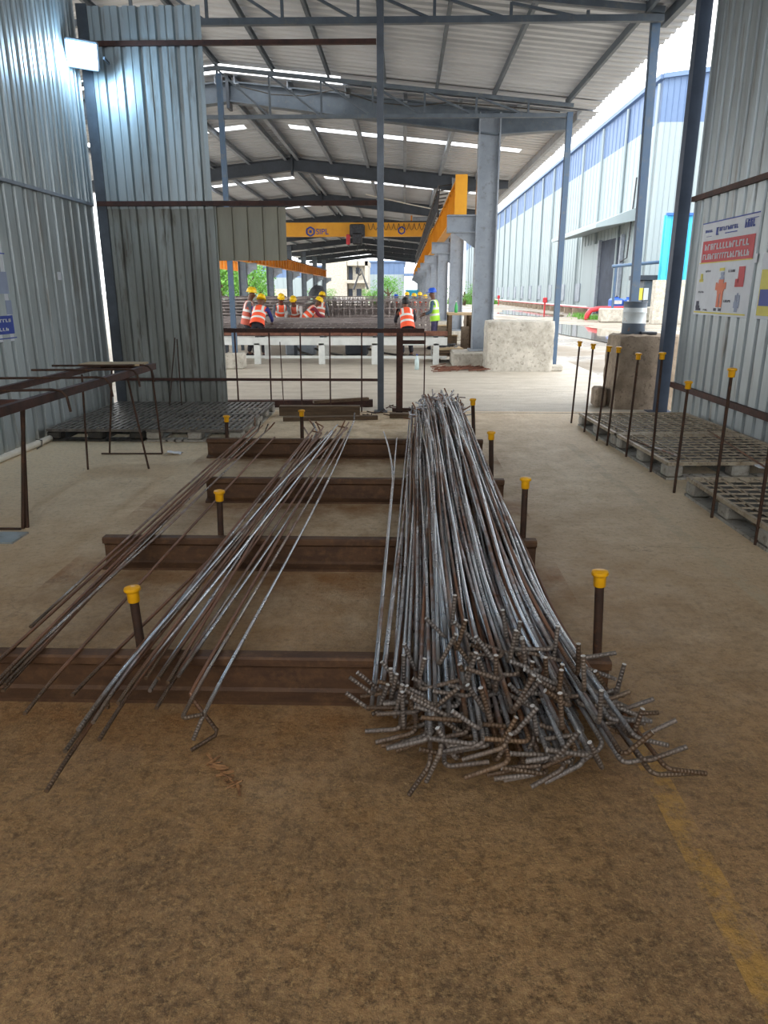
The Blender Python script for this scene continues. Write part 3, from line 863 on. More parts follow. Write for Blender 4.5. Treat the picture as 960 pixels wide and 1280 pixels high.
spots = [((2.90, 8.42), 'farthest grey grid pallet by the right wall, row of capped rods along it'),
         ((2.975, 7.02), 'middle grey grid pallet by the right wall with a bright rod lying on it'),
         ((3.0, 5.13), 'nearest whole grey grid pallet at the right edge, past the gap')]
for i, (p, lb) in enumerate(spots):
    o = pr if i == 0 else copy_tree(pr)
    o.location = (p[0], p[1], 0); o.rotation_euler = (0, 0, math.radians(3.0 if i < 2 else 1.0)); tag(o, lb, 'pallet', 'grey grid pallets by the right wall')
pb_ = pallet(1.08, 1.05, .14, mt['black_deck'], mt['black_plastic'], 15, .034, 5, .03)
pg_ = pallet(1.08, 1.05, .14, mt['black_deck'], mt['grey_plastic'], 15, .034, 5, .03)
for i, (p, lb) in enumerate((((-3.44, 8.42), 'front black pallet in the left corner against the sheet wall'), ((-3.44, 9.5), 'back black pallet in the left corner, behind the front one'))):
    o = pb_ if i == 0 else copy_tree(pb_)
    o.location = (p[0], p[1], 0); tag(o, lb, 'pallet', 'pallets in the left corner')
for i, (p, lb) in enumerate((((-2.32, 8.42), 'front dark topped pallet with a grey side, right of the black one'), ((-2.32, 9.5), 'back dark topped pallet of the left group with a grey side, near the timbers'))):
    o = pg_ if i == 0 else copy_tree(pg_)
    o.location = (p[0], p[1], 0); tag(o, lb, 'pallet', 'pallets in the left corner')
# rods lying on the right pallets
a, b = P(788, 549, Z=.17), P(851, 571, Z=.17)
tag(MB().tube([a, b], .008, 8).build('round_bar', mt['rebar'], smooth=True), 'bright straight bar lying on the middle right pallet', 'bar')
a, b = P(885, 538, Z=.175), P(958, 585, Z=.175)
tag(MB().tube([a, b], .009, 8).build('round_bar', mt['rebar_brown'], smooth=True), 'brown bar lying slantwise on the pallets by the right wall', 'bar')
a = P(955, 583, Z=.165); tag(MB().box(a, (.12, .1, .012)).build('paper_scrap', mt['paper']), 'small white scrap on the pallet at the right edge', 'scrap')

# timbers at the back
def plank(u0, v0, u1, v1, w, h, label, z=0, mat='wood'):
    a, b = P(u0, v0, Z=z), P(u1, v1, Z=z)
    tag(MB().bar(a + Vector((0, 0, h / 2)), b + Vector((0, 0, h / 2)), w, h).build('timber', mt[mat]), label, 'timber', 'timbers by the barrier')
plank(228, 509, 466, 508, .12, .1, 'long dark timber lying right along the barrier', mat='red_oxide')
plank(392, 504, 460, 500, .08, .04, 'thin split board lying askew on the long timber', .10)
plank(350, 519, 450, 519, .12, .13, 'thick dark timber behind the farthest rail', mat='wood')
plank(354, 526, 472, 524, .1, .05, 'nearest thin timber of the stack behind the rails')
plank(487, 522, 512, 522, .12, .06, 'short timber offcut at the foot of the red post')
m = MB(); rnd = random.Random(3)
for k in range(16):
    c = P(rnd.uniform(462, 512), rnd.uniform(508, 522), Z=.02)
    a = rnd.uniform(0, PI); l = rnd.uniform(.06, .2)
    m.tube([c, c + Vector((math.cos(a) * l, math.sin(a) * l, rnd.uniform(0, .03)))], .008, 5)
tag(m.build('rebar_offcuts', mt['rust_dark']), 'scattered short rusty offcuts around the foot of the square post', 'scrap', kind='stuff')

# ================================================================== LEFT TRESTLE
def hookbar(pts, r_=.010): return MB().tube(pts, r_, 8)
xr_, xl_, ya, yb, zt = -2.52, -3.06, 4.84, 7.36, .885
r = empty('steel_trestle', (-2.8, 6, 0), 'rusty angle iron trestle with thin bent rod legs on the left', 'trestle')
AP = [(-.025, -.03), (.025, -.03), (.025, -.022), (-.017, -.022), (-.017, .03), (-.025, .03)]
MB().prof([(-a, -b) for a, b in AP], (xr_, 4.4, zt), (xr_, yb, zt)).build('side_rail', mt['red_oxide'], r)
MB().bar((xr_, 4.4, zt), (xr_, yb, zt), .045, .05).build('side_rail', mt['red_oxide'], r)
MB().bar((xl_, 4.4, zt), (xl_, yb, zt), .045, .05).build('side_rail', mt['red_oxide'], r)
for y in (4.9, 7.33): MB().bar((xl_, y, zt - .01), (xr_, y, zt - .01), .04, .04).build('cross_rail', mt['red_oxide'], r)
for xx, yy, dx in ((-2.66, 4.82, 0), (-2.68, 4.80, .02)):
    MB().tube([(xx, yy, 0), (xr_ - .06 + dx, yy + .02, zt)], .014, 8).build('leg', mt['rust_dark'], r)
for u, v in ((110, 587), (186, 586), (203, 567), (137, 567)):
    b_ = P(u, v, Z=0)
    tx_ = xr_ if u > 150 else xl_ + .05
    MB().tube([b_, (tx_ + (.0 if u > 150 else .1), b_.y, zt)], .010, 8).build('leg', mt['rust_dark'], r)
a, b = P(127, 567, Z=.01), P(203, 567, Z=.01); MB().tube([a, b], .008, 6).build('foot_bar', mt['rust_dark'], r)
a, b = P(0, 661, Z=.012), P(26, 661, Z=.012); MB().tube([a + Vector((-.5, 0, 0)), b], .009, 6).build('foot_bar', mt['rust_dark'], r)
for i, y in enumerate((5.1, 5.9, 6.55, 6.95)):
    z = zt + .04
    o = hookbar([(xl_ - .3, y, z), (xl_ + .3, y + .05, z), (xr_ - .02, y + .1, z), (xr_ + .05, y + .1, z - .01), (xr_ + .085, y + .1, z - .05), (xr_ + .10, y + .1, z - .16)]).build('bent_bar', mt['rust_dark'])
    tag(o, ['bent bar draped across the trestle, nearest to the camera', 'second bent bar draped across the trestle', 'third bent bar draped across the trestle', 'farthest bent bar draped across the trestle, next to the board'][i], 'bar', 'bent bars draped over the trestle')
a, b = P(96, 462, Y=7.1), P(184, 458, Y=7.1)
tag(MB().box(((a.x + b.x) / 2, 7.16, zt + .04), (abs(b.x - a.x) * .85, .26, .018)).build('board', mt['wood_pale']), 'pale board lying on the far end of the trestle', 'board')
a = P(2, 672, Z=.006); tag(MB().box((a.x - .12, a.y, .006), (.5, .22, .012)).build('metal_sheet', mt['galv']), 'small galvanised sheet on the floor under the trestle foot', 'sheet')
# thin pair of rods leaning in the corner over pallets
a = P(214, 515, Y=9.6)
tag(MB().tube([(a.x, 9.55, .15), (a.x + .07, 9.8, 1.02)], .007, 6).build('thin_rod', mt['rust_dark']), 'thin rod leaning on the end wall above the pallets, left of the pair', 'rod')
tag(MB().tube([(a.x + .15, 9.6, .15), (a.x + .09, 9.82, 1.0)], .007, 6).build('thin_rod', mt['rust_dark']), 'thin rod leaning on the end wall above the pallets, right of the pair', 'rod')

# pipe on floor by left wall
a, b = Vector((LX + .16, 6.2, .035)), Vector((LX + .16, 7.88, .035))
r = empty('floor_pipe', a, 'white plastic pipe on the floor along the left wall', 'pipe')
MB().tube([a, a.lerp(b, .5), b], .035, 12).build('pipe', mt['pvc'], r, True)
c_ = a.lerp(b, .85); MB().tube([c_ + Vector((-.03, 0, .04)), c_ + Vector((0.04, -.01, .03)), c_ + Vector((.05, -.05, -.02)), c_ + Vector((.06, -.18, -.028))], .006, 6).build('tie', mt['black_plastic'], r)
# paper scrap
a = P(217, 568, Z=.0); m = MB(); rnd = random.Random(5)
vs = []
for j in range(5):
    for i in range(6):
        vs.append((a.x - .07 + i * .03 + rnd.uniform(-.008, .008), a.y - .05 + j * .028, .004 + rnd.uniform(0, .03)))
m.add(vs, [(j * 6 + i, j * 6 + i + 1, j * 6 + i + 7, j * 6 + i + 6) for j in range(4) for i in range(5)])
tag(m.build('paper_scrap', mt['paper']), 'crumpled white paper scrap on the floor near the left pallets', 'scrap')

# twisted wood shaving on floor
m = MB(); rnd = random.Random(11)
for k in range(15):
    t_ = k / 14
    c_ = P(264 + 34 * t_, 948 + 38 * t_, Z=.012)
    a = -.6 + rnd.uniform(-.7, .7) + (1.2 if k % 2 else 0); l = rnd.uniform(.018, .034)
    d = Vector((math.cos(a), math.sin(a), .25)) * l
    m.box(c_, (l * 2, .010, .004), Matrix.Rotation(a, 3, 'Z') @ Matrix.Rotation(rnd.uniform(-.5, .5), 3, 'Y') @ Matrix.Rotation(rnd.uniform(-1, 1), 3, 'X'))
mt['peel'] = M('dry_brown_peel', (168, 122, 78), (110, 76, 50), 40, .8)
tag(m.build('twisted_strip', mt['peel']), 'twisted brown strip of debris on the floor near the camera', 'debris')

# ================================================================== THE BAR PILE
class Stack:
    def __init__(s, y0, y1, n):
        s.ys = [y0 + (y1 - y0) * i / (n - 1) for i in range(n)]; s.n = n; s.bars = []; s.step = (y1 - y0) / (n - 1)

    def drop(s, xf, yn, yf, r, base=.19, W=5, tight=.86, droop=.07):
        """lay one bar; returns its centre line"""
        idx = [i for i, y in enumerate(s.ys) if yn - s.step <= y <= yf + s.step]
        xs = {i: xf(s.ys[i]) for i in idx}; rest = {}
        for i in idx:
            z = base + r
            for (bx, bz, br) in s.bars:
                if i in bx:
                    dd = (r + br) * tight; dx = abs(bx[i] - xs[i])
                    if dx < dd: z = max(z, bz[i] + math.sqrt(dd * dd - dx * dx))
            rest[i] = z
        mx = {i: max(rest[j] for j in idx if abs(j - i) <= W) for i in idx}
        z = {i: sum(mx[j] for j in idx if abs(j - i) <= W) / sum(1 for j in idx if abs(j - i) <= W) for i in idx}
        z = {i: sum(z[j] for j in idx if abs(j - i) <= 3) / sum(1 for j in idx if abs(j - i) <= 3) for i in idx}
        s.bars.append((xs, z, r))
        pts = []
        ylist = [yn] + [s.ys[i] for i in idx if yn + .03 < s.ys[i] < yf - .03] + [yf]
        for y in ylist:
            k = (y - s.ys[0]) / s.step; i = int(math.floor(k)); f = k - i
            i0 = min(max(i, idx[0]), idx[-1]); i1 = min(max(i + 1, idx[0]), idx[-1])
            zz = z[i0] * (1 - f) + z[i1] * f
            pts.append(Vector((xf(y), y, zz - droop * max(0, 2.5 - y) ** 2)))
        return pts


def bend(end, direction, hook, L, R=.022):
    """points that carry a bar from its end round a bend into a hook"""
    d = direction.normalized(); h = (hook - d * hook.dot(d)).normalized()
    pts = []
    for k in range(1, 6):
        a = k / 5 * PI / 2 * 1.0
        pts.append(end + d * (R * math.sin(a)) + h * (R * (1 - math.cos(a))))
    pts.append(pts[-1] + h * L)
    return pts


rnd = random.Random(42)
ST = Stack(1.7, 9.0, 74)
layers = [37, 35, 32, 29, 25, 20, 15, 10]
rows = []
for li, n in enumerate(layers):
    w = 1 - li * .085
    for k in range(n):
        q = (k + .5) / n
        rows.append((li, .5 + (q - .5) * w + (li * .012)))
count = 0
# order inside each layer is shuffled
by = {}
for li, q in rows: by.setdefault(li, []).append(q)
side_words = ['left edge', 'left part', 'middle', 'right part', 'right edge']
for li in sorted(by):
    qs = by[li]; rnd.shuffle(qs)
    for q in qs:
        q2 = min(max(q + rnd.gauss(0, .07), 0), 1)
        yn = rnd.uniform(1.92, 2.38) + (.12 if li > 4 else 0) - (.01 * li if q > .4 else 0)
        if q < .18: yn = rnd.uniform(2.12, 2.42)
        yf = rnd.uniform(8.05, 8.75)
        xn = -.085 + .80 * q; xf_ = .07 + .66 * q2
        fan = .19 * max(q - .3, 0) / .7
        b1 = rnd.gauss(0, .012); b2 = rnd.gauss(0, .008); ph = rnd.uniform(0, 6)
        def fx(y, xn=xn, xf_=xf_, b1=b1, b2=b2, ph=ph, fan=fan):
            t_ = min(max((y - 2.5) / 6.0, -.15), 1.1)
            x = xn + (xf_ - xn) * t_ + b1 * math.sin(PI * t_) + b2 * math.sin(2.4 * PI * t_ + ph)
            x = max(min(x, .69), -.11)
            return x + fan * max(0, 3.2 - y) ** 2 * .5
        r_ = .0080
        pts = ST.drop(fx, yn, yf, r_)
        # hook at near end
        d0 = (pts[0] - pts[1]).normalized()
        u = rnd.random()
        if q > .8: ang = rnd.choice([rnd.gauss(0, 14), rnd.gauss(70, 25), rnd.gauss(-20, 12), rnd.gauss(5, 10)])
        elif li >= 5: ang = rnd.choice([rnd.gauss(90, 22), rnd.gauss(165, 18), rnd.gauss(80, 20)])
        else: ang = rnd.gauss(190, 18) if u < .62 else (rnd.gauss(120, 25) if u < .8 else (rnd.gauss(20, 25) if u < .93 else rnd.gauss(-110, 20)))
        if q < .12: ang = rnd.choice([rnd.gauss(140, 14), rnd.gauss(175, 10), rnd.gauss(80, 10)])
        a = math.radians(ang)
        if li == 0 and math.sin(a) < -.5: a = math.radians(190)
        near = bend(pts[0], d0, Vector((math.cos(a), rnd.uniform(-.25, .1), math.sin(a))), rnd.uniform(.085, .125), .026)
        a = math.radians(rnd.choice([rnd.gauss(90, 35), rnd.gauss(180, 20), rnd.gauss(0, 20)]))
        far = bend(pts[-1], (pts[-1] - pts[-2]).normalized(), Vector((math.cos(a), 0, math.sin(a))), rnd.uniform(.07, .10))
        path = near[::-1] + pts + far
        o = MB().tube(path, r_, 8, cut=1).build('reinforcing_bar', [mt['rebar'] if rnd.random() < .8 else mt['rebar_rusty'], mt['cut']], smooth=True)
        lay = ['at the bottom', 'in the second layer', 'in the third layer', 'in the fourth layer', 'in the fifth layer', 'in the sixth layer', 'near the top', 'on top'][li]
        tag(o, 'hooked reinforcing bar %s of the big pile, %s' % (lay, side_words[min(int(q * 5), 4)]), 'bar', 'hooked bars in the big pile, %s, %s' % (lay, side_words[min(int(q * 5), 4)]))
        count += 1
# two stray bars bowing out at the far left of the pile
for k, (u, v, lb) in enumerate(((480, 537, 'stray bar bowing out left at the far end of the big pile'), (496, 545, 'second stray bar bowing left beside the first at the far end of the pile'))):
    e = P(u, v, Z=.22)
    def fx(y, e=e, k=k):
        t_ = max(0, (y - 5.4) / (e.y - 5.4)) if y > 5.4 else 0
        return -.105 + .006 * k + .03 * min(1, (y - 2) / 3.4) + (e.x - (-.07)) * t_ ** 1.6
    pts = ST.drop(fx, 2.25 + .08 * k, e.y, .0080)
    near = bend(pts[0], (pts[0] - pts[1]).normalized(), Vector((-.75, -.1, .6)), .09)
    o = MB().tube(near[::-1] + pts, .0080, 8).build('reinforcing_bar', mt['rebar'], smooth=True)
    tag(o, lb, 'bar')

# ---- the two loose bundles on the left
S2 = Stack(1.5, 8.6, 72)
B2 = [  # near px, far px, mode
    ((90, 867), (434, 529), None), ((182, 847), (390, 538), None), ((187, 862), (396, 534), None), ((198, 850), (420, 531), None),
    ((195, 882), (426, 532), None), ((223, 846), (432, 530), None), ((57, 984), (402, 536), 'low'), ((82, 946), (409, 534), None),
    ((118, 918), (386, 539), None), ((125, 933), (414, 532), None), ((210, 856), (404, 530), None), ((160, 868), (416, 536), None),
    ((138, 862), (393, 530), 'hookd'), ((230, 902), (440, 526), 'hookr'), ((255, 888), (442, 523), 'hookl'), ((238, 866), (436, 525), 'zig'), ((150, 900), (400, 533), None), ((100, 930), (422, 528), None)]
B3 = [((38, 783), (318, 528)), ((3, 862), (328, 526)), ((6, 858), (322, 533)), ((30, 888), (343, 540)), ((-12, 866), (335, 531)), ((-30, 850), (312, 534)), ((14, 846), (330, 536)), ((-20, 880), (316, 530))]
words2 = 'middle loose bundle'; words3 = 'left loose bundle'
def lay(near, far, mode, i, words, group, r_=.0078, mat=None):
    a = P(near[0], near[1], Z=.2 if near[1] < 900 else .16); b = P(far[0], far[1], Z=.25)
    bw = rnd.gauss(0, .010)
    def fx(y):
        t_ = (y - a.y) / (b.y - a.y); return a.x + (b.x - a.x) * t_ + bw * math.sin(PI * min(max(t_, 0), 1)) * 1.5
    pts = S2.drop(fx, a.y, b.y, r_, droop=.12)
    d0 = (pts[0] - pts[1]).normalized(); path = pts
    if mode == 'hookd': path = bend(pts[0], d0, Vector((-.1, -.4, -.9)), .06)[::-1] + pts
    if mode == 'hookr': path = bend(pts[0], d0, Vector((.9, 0, .25)), .06)[::-1] + pts
    if mode == 'hookl': path = bend(pts[0], d0, Vector((-.35, -.3, -.8)), .08)[::-1] + pts
    if mode == 'zig':
        e = pts[0]; q1 = e + Vector((.10, -.05, -.13)); q2 = q1 + Vector((-.08, -.06, -.03)); path = [q2, q1 + Vector((-.005, -.004, -.005)), q1 + Vector((0, .004, .01)), e + Vector((.005, -.004, -.012))] + pts
    a_ = math.radians(rnd.choice([rnd.gauss(60, 20), rnd.gauss(110, 20), rnd.gauss(150, 20)]))
    if i % 2 == 0: path = path + bend(pts[-1], (pts[-1] - pts[-2]).normalized(), Vector((math.cos(a_), 0, math.sin(a_))), .09, .015)
    o = MB().tube(path, r_, 8).build('reinforcing_bar', mat or (mt['rebar_brown'], mt['rebar_rusty'], mt['rebar'])[i % 3], smooth=True)
    return o
ex2 = {0: 'bar running crosswise at the bottom of the middle loose bundle', 6: 'longest bar of the middle loose bundle, its tip nearest the camera', 12: 'bar of the middle loose bundle with its near tip bent down', 13: 'bar of the middle loose bundle with a hook turned right', 14: 'rightmost bar of the middle loose bundle, hook turned back', 15: 'bar of the middle loose bundle ending in a double bend'}
for i, (n_, f_, md) in enumerate(B2):
    o = lay(n_, f_, md, i, words2, '')
    tag(o, ex2.get(i, 'straight rusty bar in the middle loose bundle across the rails'), 'bar', 'straight bars of the middle loose bundle' if i not in ex2 else None)
for i, (n_, f_) in enumerate(B3):
    o = lay(n_, f_, None, i, words3, '', .0075, mt['rebar_brown'] if i % 2 else mt['rebar_rusty'])
    if i in (0, 3): tag(o, ['bar of the left loose bundle with the shortest reach, at its upper edge', '', '', 'lower lone bar of the left loose bundle, apart from the rest'][i], 'bar')
    else: tag(o, 'thin brown bar in the left loose bundle at the picture edge', 'bar', 'bars of the left loose bundle')

# ================================================================== POSTERS
def poster(X, face, u0, v0, u1, v1, zt_, zb_, label, kind):
    """rect on a side wall; face -1 looks to -x"""
    ya_ = P(u0, v0, X=X).y; yb_ = P(u1, v1, X=X).y
    r = empty('poster', (X, (ya_ + yb_) / 2, zb_), label, 'poster')
    def R(s0, t0, s1, t1, dep):
        y0 = ya_ + (yb_ - ya_) * s0; y1 = ya_ + (yb_ - ya_) * s1
        z0 = zt_ + (zb_ - zt_) * t0; z1 = zt_ + (zb_ - zt_) * t1
        return (X + face * dep, y0, z0), (X + face * (dep + .002), y1, z1)
    def put(name, rects, mat, dep=.006):
        m = MB()
        for q in rects:
            a, b = R(*q, dep); m.span(a, b)
        return m.build(name, mt[mat], r)
    put('sheet', [(0, 0, 1, 1)], 'paper', .0)
    rr = random.Random(kind)
    def scrib(s0, t0, s1, t1, n):
        out = []
        for k in range(n):
            a = s0 + (s1 - s0) * k / n; w = (s1 - s0) / n
            p_ = rr.choice([0, 1, 2, 3])
            out.append((a, t0, a + w * .28, t1))
            if p_ in (0, 2): out.append((a, t0, a + w * .75, t0 + (t1 - t0) * .22))
            if p_ in (1, 2): out.append((a + w * .45, t0 + (t1 - t0) * .3, a + w * .7, t1))
            if p_ == 3: out.append((a, t1 - (t1 - t0) * .22, a + w * .75, t1))
        return out
    return put, scrib
zT = (P(880, 282, X=3.66).z + P(947, 262, X=3.66).z) / 2; zB = (P(866, 394, X=3.66).z + P(938, 396, X=3.66).z) / 2
put, scrib = poster(3.66, -1, 873, 338, 943, 329, zT, zB, 'safety poster with red banner and a figure on the right wall', 1)
put('border', [(0, 0, 1, .012)], 'ink_blue')
put('banner', [(.05, .2, .97, .43)], 'ink_red')
put('banner_lettering', scrib(.1, .235, .9, .30, 14), 'paper', .009); put('banner_lettering', scrib(.08, .34, .92, .40, 18), 'paper', .009)
put('header_mark', scrib(.07, .08, .22, .11, 4) + scrib(.34, .075, .68, .115, 9) + scrib(.78, .055, .95, .13, 4) + [(.28, .07, .31, .15), (.28, .07, .33, .08), (.28, .14, .33, .15), (.78, .045, .98, .052), (.1, .15, .2, .155), (.45, .14, .66, .15)], 'ink_blue')
put('yellow_line', [(.02, .43, .97, .44), (.02, .965, .97, .98)], 'ink_yellow')
put('caption', scrib(.17, .515, .27, .535, 4) + scrib(.60, .525, .72, .55, 5) + scrib(.07, .74, .18, .76, 4) + scrib(.58, .83, .71, .855, 5) + scrib(.21, .935, .30, .955, 3), 'ink_dark')
put('figure_clothing', [(.45, .62, .54, .66), (.43, .66, .56, .74), (.44, .74, .55, .77), (.445, .77, .49, .91), (.505, .77, .55, .91), (.40, .65, .43, .73), (.56, .65, .59, .72)], 'ink_orange')
put('figure_head', [(.47, .545, .53, .575), (.48, .575, .52, .60), (.46, .60, .54, .62)], 'ink_grey')
put('figure_boot', [(.41, .92, .46, .95)], 'ink_dark'); put('figure_boot', [(.50, .92, .55, .95)], 'ink_dark')
put('helmet_picture', [(.44, .5, .53, .53), (.08, .55, .12, .62), (.06, .61, .14, .64)], 'ink_yellow')
put('jacket_picture', [(.78, .50, .88, .66), (.74, .62, .80, .70), (.80, .66, .88, .70)], 'ink_red')
put('boot_picture', [(.05, .85, .10, .90), (.045, .90, .12, .93), (.05, .93, .15, .955)], 'ink_dark')
put('glove_picture', [(.77, .78, .79, .85), (.80, .76, .82, .85), (.83, .78, .85, .85), (.76, .85, .85, .91), (.78, .91, .83, .95)], 'ink_grey')
zT = P(955, 316, X=3.66).z
put, scrib = poster(3.66, -1, 950, 350, 985, 350, zT, zB, 'second poster cut by the right picture edge, yellow and blue', 2)
put('yellow_field', [(.06, .25, .9, .95)], 'ink_yellow'); put('blue_field', [(.1, .55, .85, .8)], 'ink_blue', .009)
q0 = P(946, 317, X=3.665); q1 = P(952, 330, X=3.665)
tag(MB().span((3.655, q0.y - .04, q0.z - .09), (3.662, q0.y + .03, q0.z)).build('sticker', mt['paper']), 'tiny white sticker on the right wall between the two posters', 'sticker')
zT = P(10, 291, X=LX + .05).z; zB = P(10, 427, X=LX + .05).z
put, scrib = poster(LX + .045, 1, -40, 360, 13, 360, zT, zB, 'white and blue notice cut by the left picture edge', 3)
put('blue_field', [(.05, .76, .93, .93)], 'ink_blue'); put('blue_line', [(.05, .19, .95, .2), (.03, .965, .97, .975)], 'ink_blue')
put('lettering', scrib(.3, .79, .88, .82, 8) + scrib(.3, .87, .8, .90, 6), 'paper', .009)
put('photo_picture', [(.4, .36, .93, .56), (.8, .62, .95, .75)], 'ink_grey')
a = P(143, 368, Y=BY)
tag(MB().box((P(74, 345, X=LX + .05).x, P(74, 345, X=LX + .05).y, P(74, 345, X=LX + .05).z), (.01, .09, .09)).build('sticker', mt['paper']), 'small white sticker on the left wall near the corner', 'sticker')

# ================================================================== WORK TABLES AND MATS
r = empty('roller_table', (-1.9, 17.2, 0), 'long white painted steel bench behind the barrier', 'table')
MB().bar((-6.2, 17.0, .52), (1.0, 17.0, .52), .1, .17).build('side_channel', mt['white_paint'], r)
MB().bar((-6.2, 18.3, .52), (1.0, 18.3, .52), .1, .17).build('side_channel', mt['white_paint'], r)
MB().bar((-6.2, 16.98, .70), (1.0, 16.98, .70), .12, .10).build('top_beam', mt['scrap'], r)
MB().bar((-6.2, 17.05, .16), (1.0, 17.05, .16), .06, .06).build('low_rail', mt['white_paint'], r)
for x in (-5.6, -3.37, -1.88, -.66, .75):
    for y in (17.0, 18.3):
        MB().box((x, y, .24), (.14, .1, .48), bev=.008).build('leg', mt['white_paint'], r)
    MB().bar((x, 17.0, .6), (x, 18.3, .6), .08, .06).build('cross_beam', mt['dark_steel'], r)
MB().bar((-6.2, 17.5, .63), (1.0, 17.5, .63), .5, .03).build('top_plate', mt['grey_steel_dark'], r)


def mesh_mat(x0, x1, y0, y1, z, name, label, group=None, sx=.18, sy=.16, layers=3, cat='mat'):
    m = MB()
    for k in range(layers):
        zz = z + k * .05; o_ = k * .05
        x = x0 + o_
        while x < x1: m.bar((x, y0, zz), (x, y1, zz), .018, .018); x += sx
        y = y0 + o_
        while y < y1: m.bar((x0, y, zz + .018), (x1, y, zz + .018), .018, .018); y += sy
    return tag(m.build(name, mt['rebar_grey']), label, cat, group)
mesh_mat(-5.4, .35, 19.0, 23.2, .72, 'rebar_mat', 'tied rebar mat the men are working on behind the white bench')
r = empty('support_stand', (-2.5, 21, 0), 'grey trestle stand carrying the tied rebar mat', 'stand')
for y in (19.2, 21.1, 23.0):
    MB().bar((-5.4, y, .66), (.35, y, .66), .08, .1).build('bearer', mt['dark_steel'], r)
    for x in (-4.6, -2.8, -1.0, .2): MB().box((x, y, .31), (.08, .08, .62)).build('leg', mt['dark_steel'], r)


def cage(x0, x1, y0, y1, z0, z1, label, sp=.25, cx=6, rows_=5):
    m = MB(); g = 'tied rebar cages behind the workers'
    for i in range(cx + 1):
        y = y0 + (y1 - y0) * i / cx
        for z in (z0, z1): m.bar((x0, y, z), (x1, y, z), .03, .03)
    for j in range(1, rows_):
        z = z0 + (z1 - z0) * j / rows_
        for y in (y0, y1): m.bar((x0, y, z), (x1, y, z), .026, .026)
    x = x0
    while x <= x1:
        m.bar((x, y0, z0), (x, y0, z1), .03, .03, up=(0, 1, 0)); m.bar((x, y1, z0), (x, y1, z1), .03, .03, up=(0, 1, 0))
        for z in (z0, z1): m.bar((x, y0, z), (x, y1, z), .026, .026)
        x += sp
    return tag(m.build('rebar_cage', mt['rebar_grey']), label, 'cage', g)
cage(-2.9, 1.1, 26.4, 27.3, .03, 1.3, 'front rebar cage in the stack behind the seated men', .2)
cage(-3.2, 1.1, 27.5, 28.4, .03, 1.32, 'second rebar cage from the front in the middle stack', .22)
cage(-3.4, 1.1, 28.7, 29.6, .03, 1.36, 'third rebar cage from the front in the middle stack', .18)
cage(-3.6, 1.1, 29.9, 31.6, .03, 1.42, 'rearmost rebar cage of the middle stack', .21)
m = MB()
for k in range(14):
    z = .1 + k * .1
    for j in range(9):
        y = 25.0 + j * .55 + (k % 2) * .12
        m.bar((-8.6, y, z), (-3.3, y, z), .045, .045)
    for j in range(5):
        x = -8.3 + j * 1.15 + (k % 3) * .2
        m.bar((x, 25.0, z + .04), (x, 29.6, z + .04), .045, .045)
tag(m.build('bar_stack', mt['rebar_grey']), 'dark stack of long bars in layers behind the men on the left', 'stack', kind='stuff')
m = MB()
for k in range(9):
    z = .1 + k * .11
    for j in range(7):
        y = 33.0 + j * .5 + (k % 2) * .15
        m.bar((-7, y, z), (.4, y, z), .05, .05)
tag(m.build('bar_stack', mt['rebar_grey']), 'low stack of long bars behind the rebar cages', 'stack', kind='stuff')
# dark tarpaulin heap on the stack
hp = P(400, 366, Y=29.5); m = MB(); rr = random.Random(9)
n = 12; pr_ = [(.34, 0), (.34, .1), (.28, .24), (.17, .33), (.03, .36)]; vs = []
for (rad, zz) in pr_:
    for k in range(n):
        a = 2 * PI * k / n; q = rad * rr.uniform(.85, 1.1)
        vs.append((hp.x + q * math.cos(a), 28.7 + q * math.sin(a) * .7, 1.46 + zz * rr.uniform(.9, 1.1)))
m.add(vs, [(i * n + k, i * n + (k + 1) % n, (i + 1) * n + (k + 1) % n, (i + 1) * n + k) for i in range(4) for k in range(n)] + [list(range(48, 60))])
tag(m.build('tarpaulin_heap', mt['tarp'], smooth=True), 'dark tarpaulin heap on the bar stack before the grey ruin', 'tarpaulin')
# machine bits under the bench
for k, (u, v, w, hh, lb) in enumerate(((346, 446, .3, .35, 'white slanted strut machine foot under the bench on the left'), (372, 443, .5, .3, 'small grey machine on the floor under the bench, middle'), (440, 444, .6, .3, 'dark machine box on the floor under the bench near the square post'))):
    c_ = P(u, v, Z=.15)
    r = empty('floor_machine', (c_.x, 19.6, 0), lb, 'machine')
    MB().box((c_.x, 19.6, hh / 2), (w, .35, hh), bev=.04).build('housing', mt['light_steel' if k < 2 else 'dark_steel'], r)
    MB().tube([(c_.x + w / 2, 19.4, hh * .6), (c_.x + w, 19.2, .1), (c_.x + w * 2, 19.0, .03)], .03, 6).build('hose', mt['black_plastic'], r)

# right side clutter
r = empty('timber_table', (1.45, 21.0, 0), 'makeshift timber table with a pale top beside the columns', 'table')
ta = P(560, 391, Y=20.6); tb = P(592, 391, Y=20.6); zt2 = ta.z
MB().box(((ta.x + tb.x) / 2, 20.9, zt2 - .03), (tb.x - ta.x, .9, .06)).build('tabletop', mt['wood_pale'], r)
for x in (ta.x + .06, tb.x - .08):
    for y in (20.5, 21.25): MB().box((x, y, (zt2 - .06) / 2), (.1, .08, zt2 - .06)).build('leg', mt['wood'], r)
MB().box(((ta.x + tb.x) / 2 + .12, 20.48, .35), (.22, .1, .7)).build('front_board', mt['concrete_brown'], r)
bt = P(570, 389, Y=20.8)
r = empty('bottle', (bt.x, 20.8, zt2), 'green plastic bottle standing on the timber table', 'bottle')
MB().lathe([(.04, 0), (.045, .01), (.045, .18), (.015, .25), (.015, .28)], (bt.x, 20.8, zt2), 14).build('body', mt['green_glass'], r, True)
MB().lathe([(.018, .28), (.018, .31)], (bt.x, 20.8, zt2), 10).build('bottle_cap', mt['white_paint'], r)
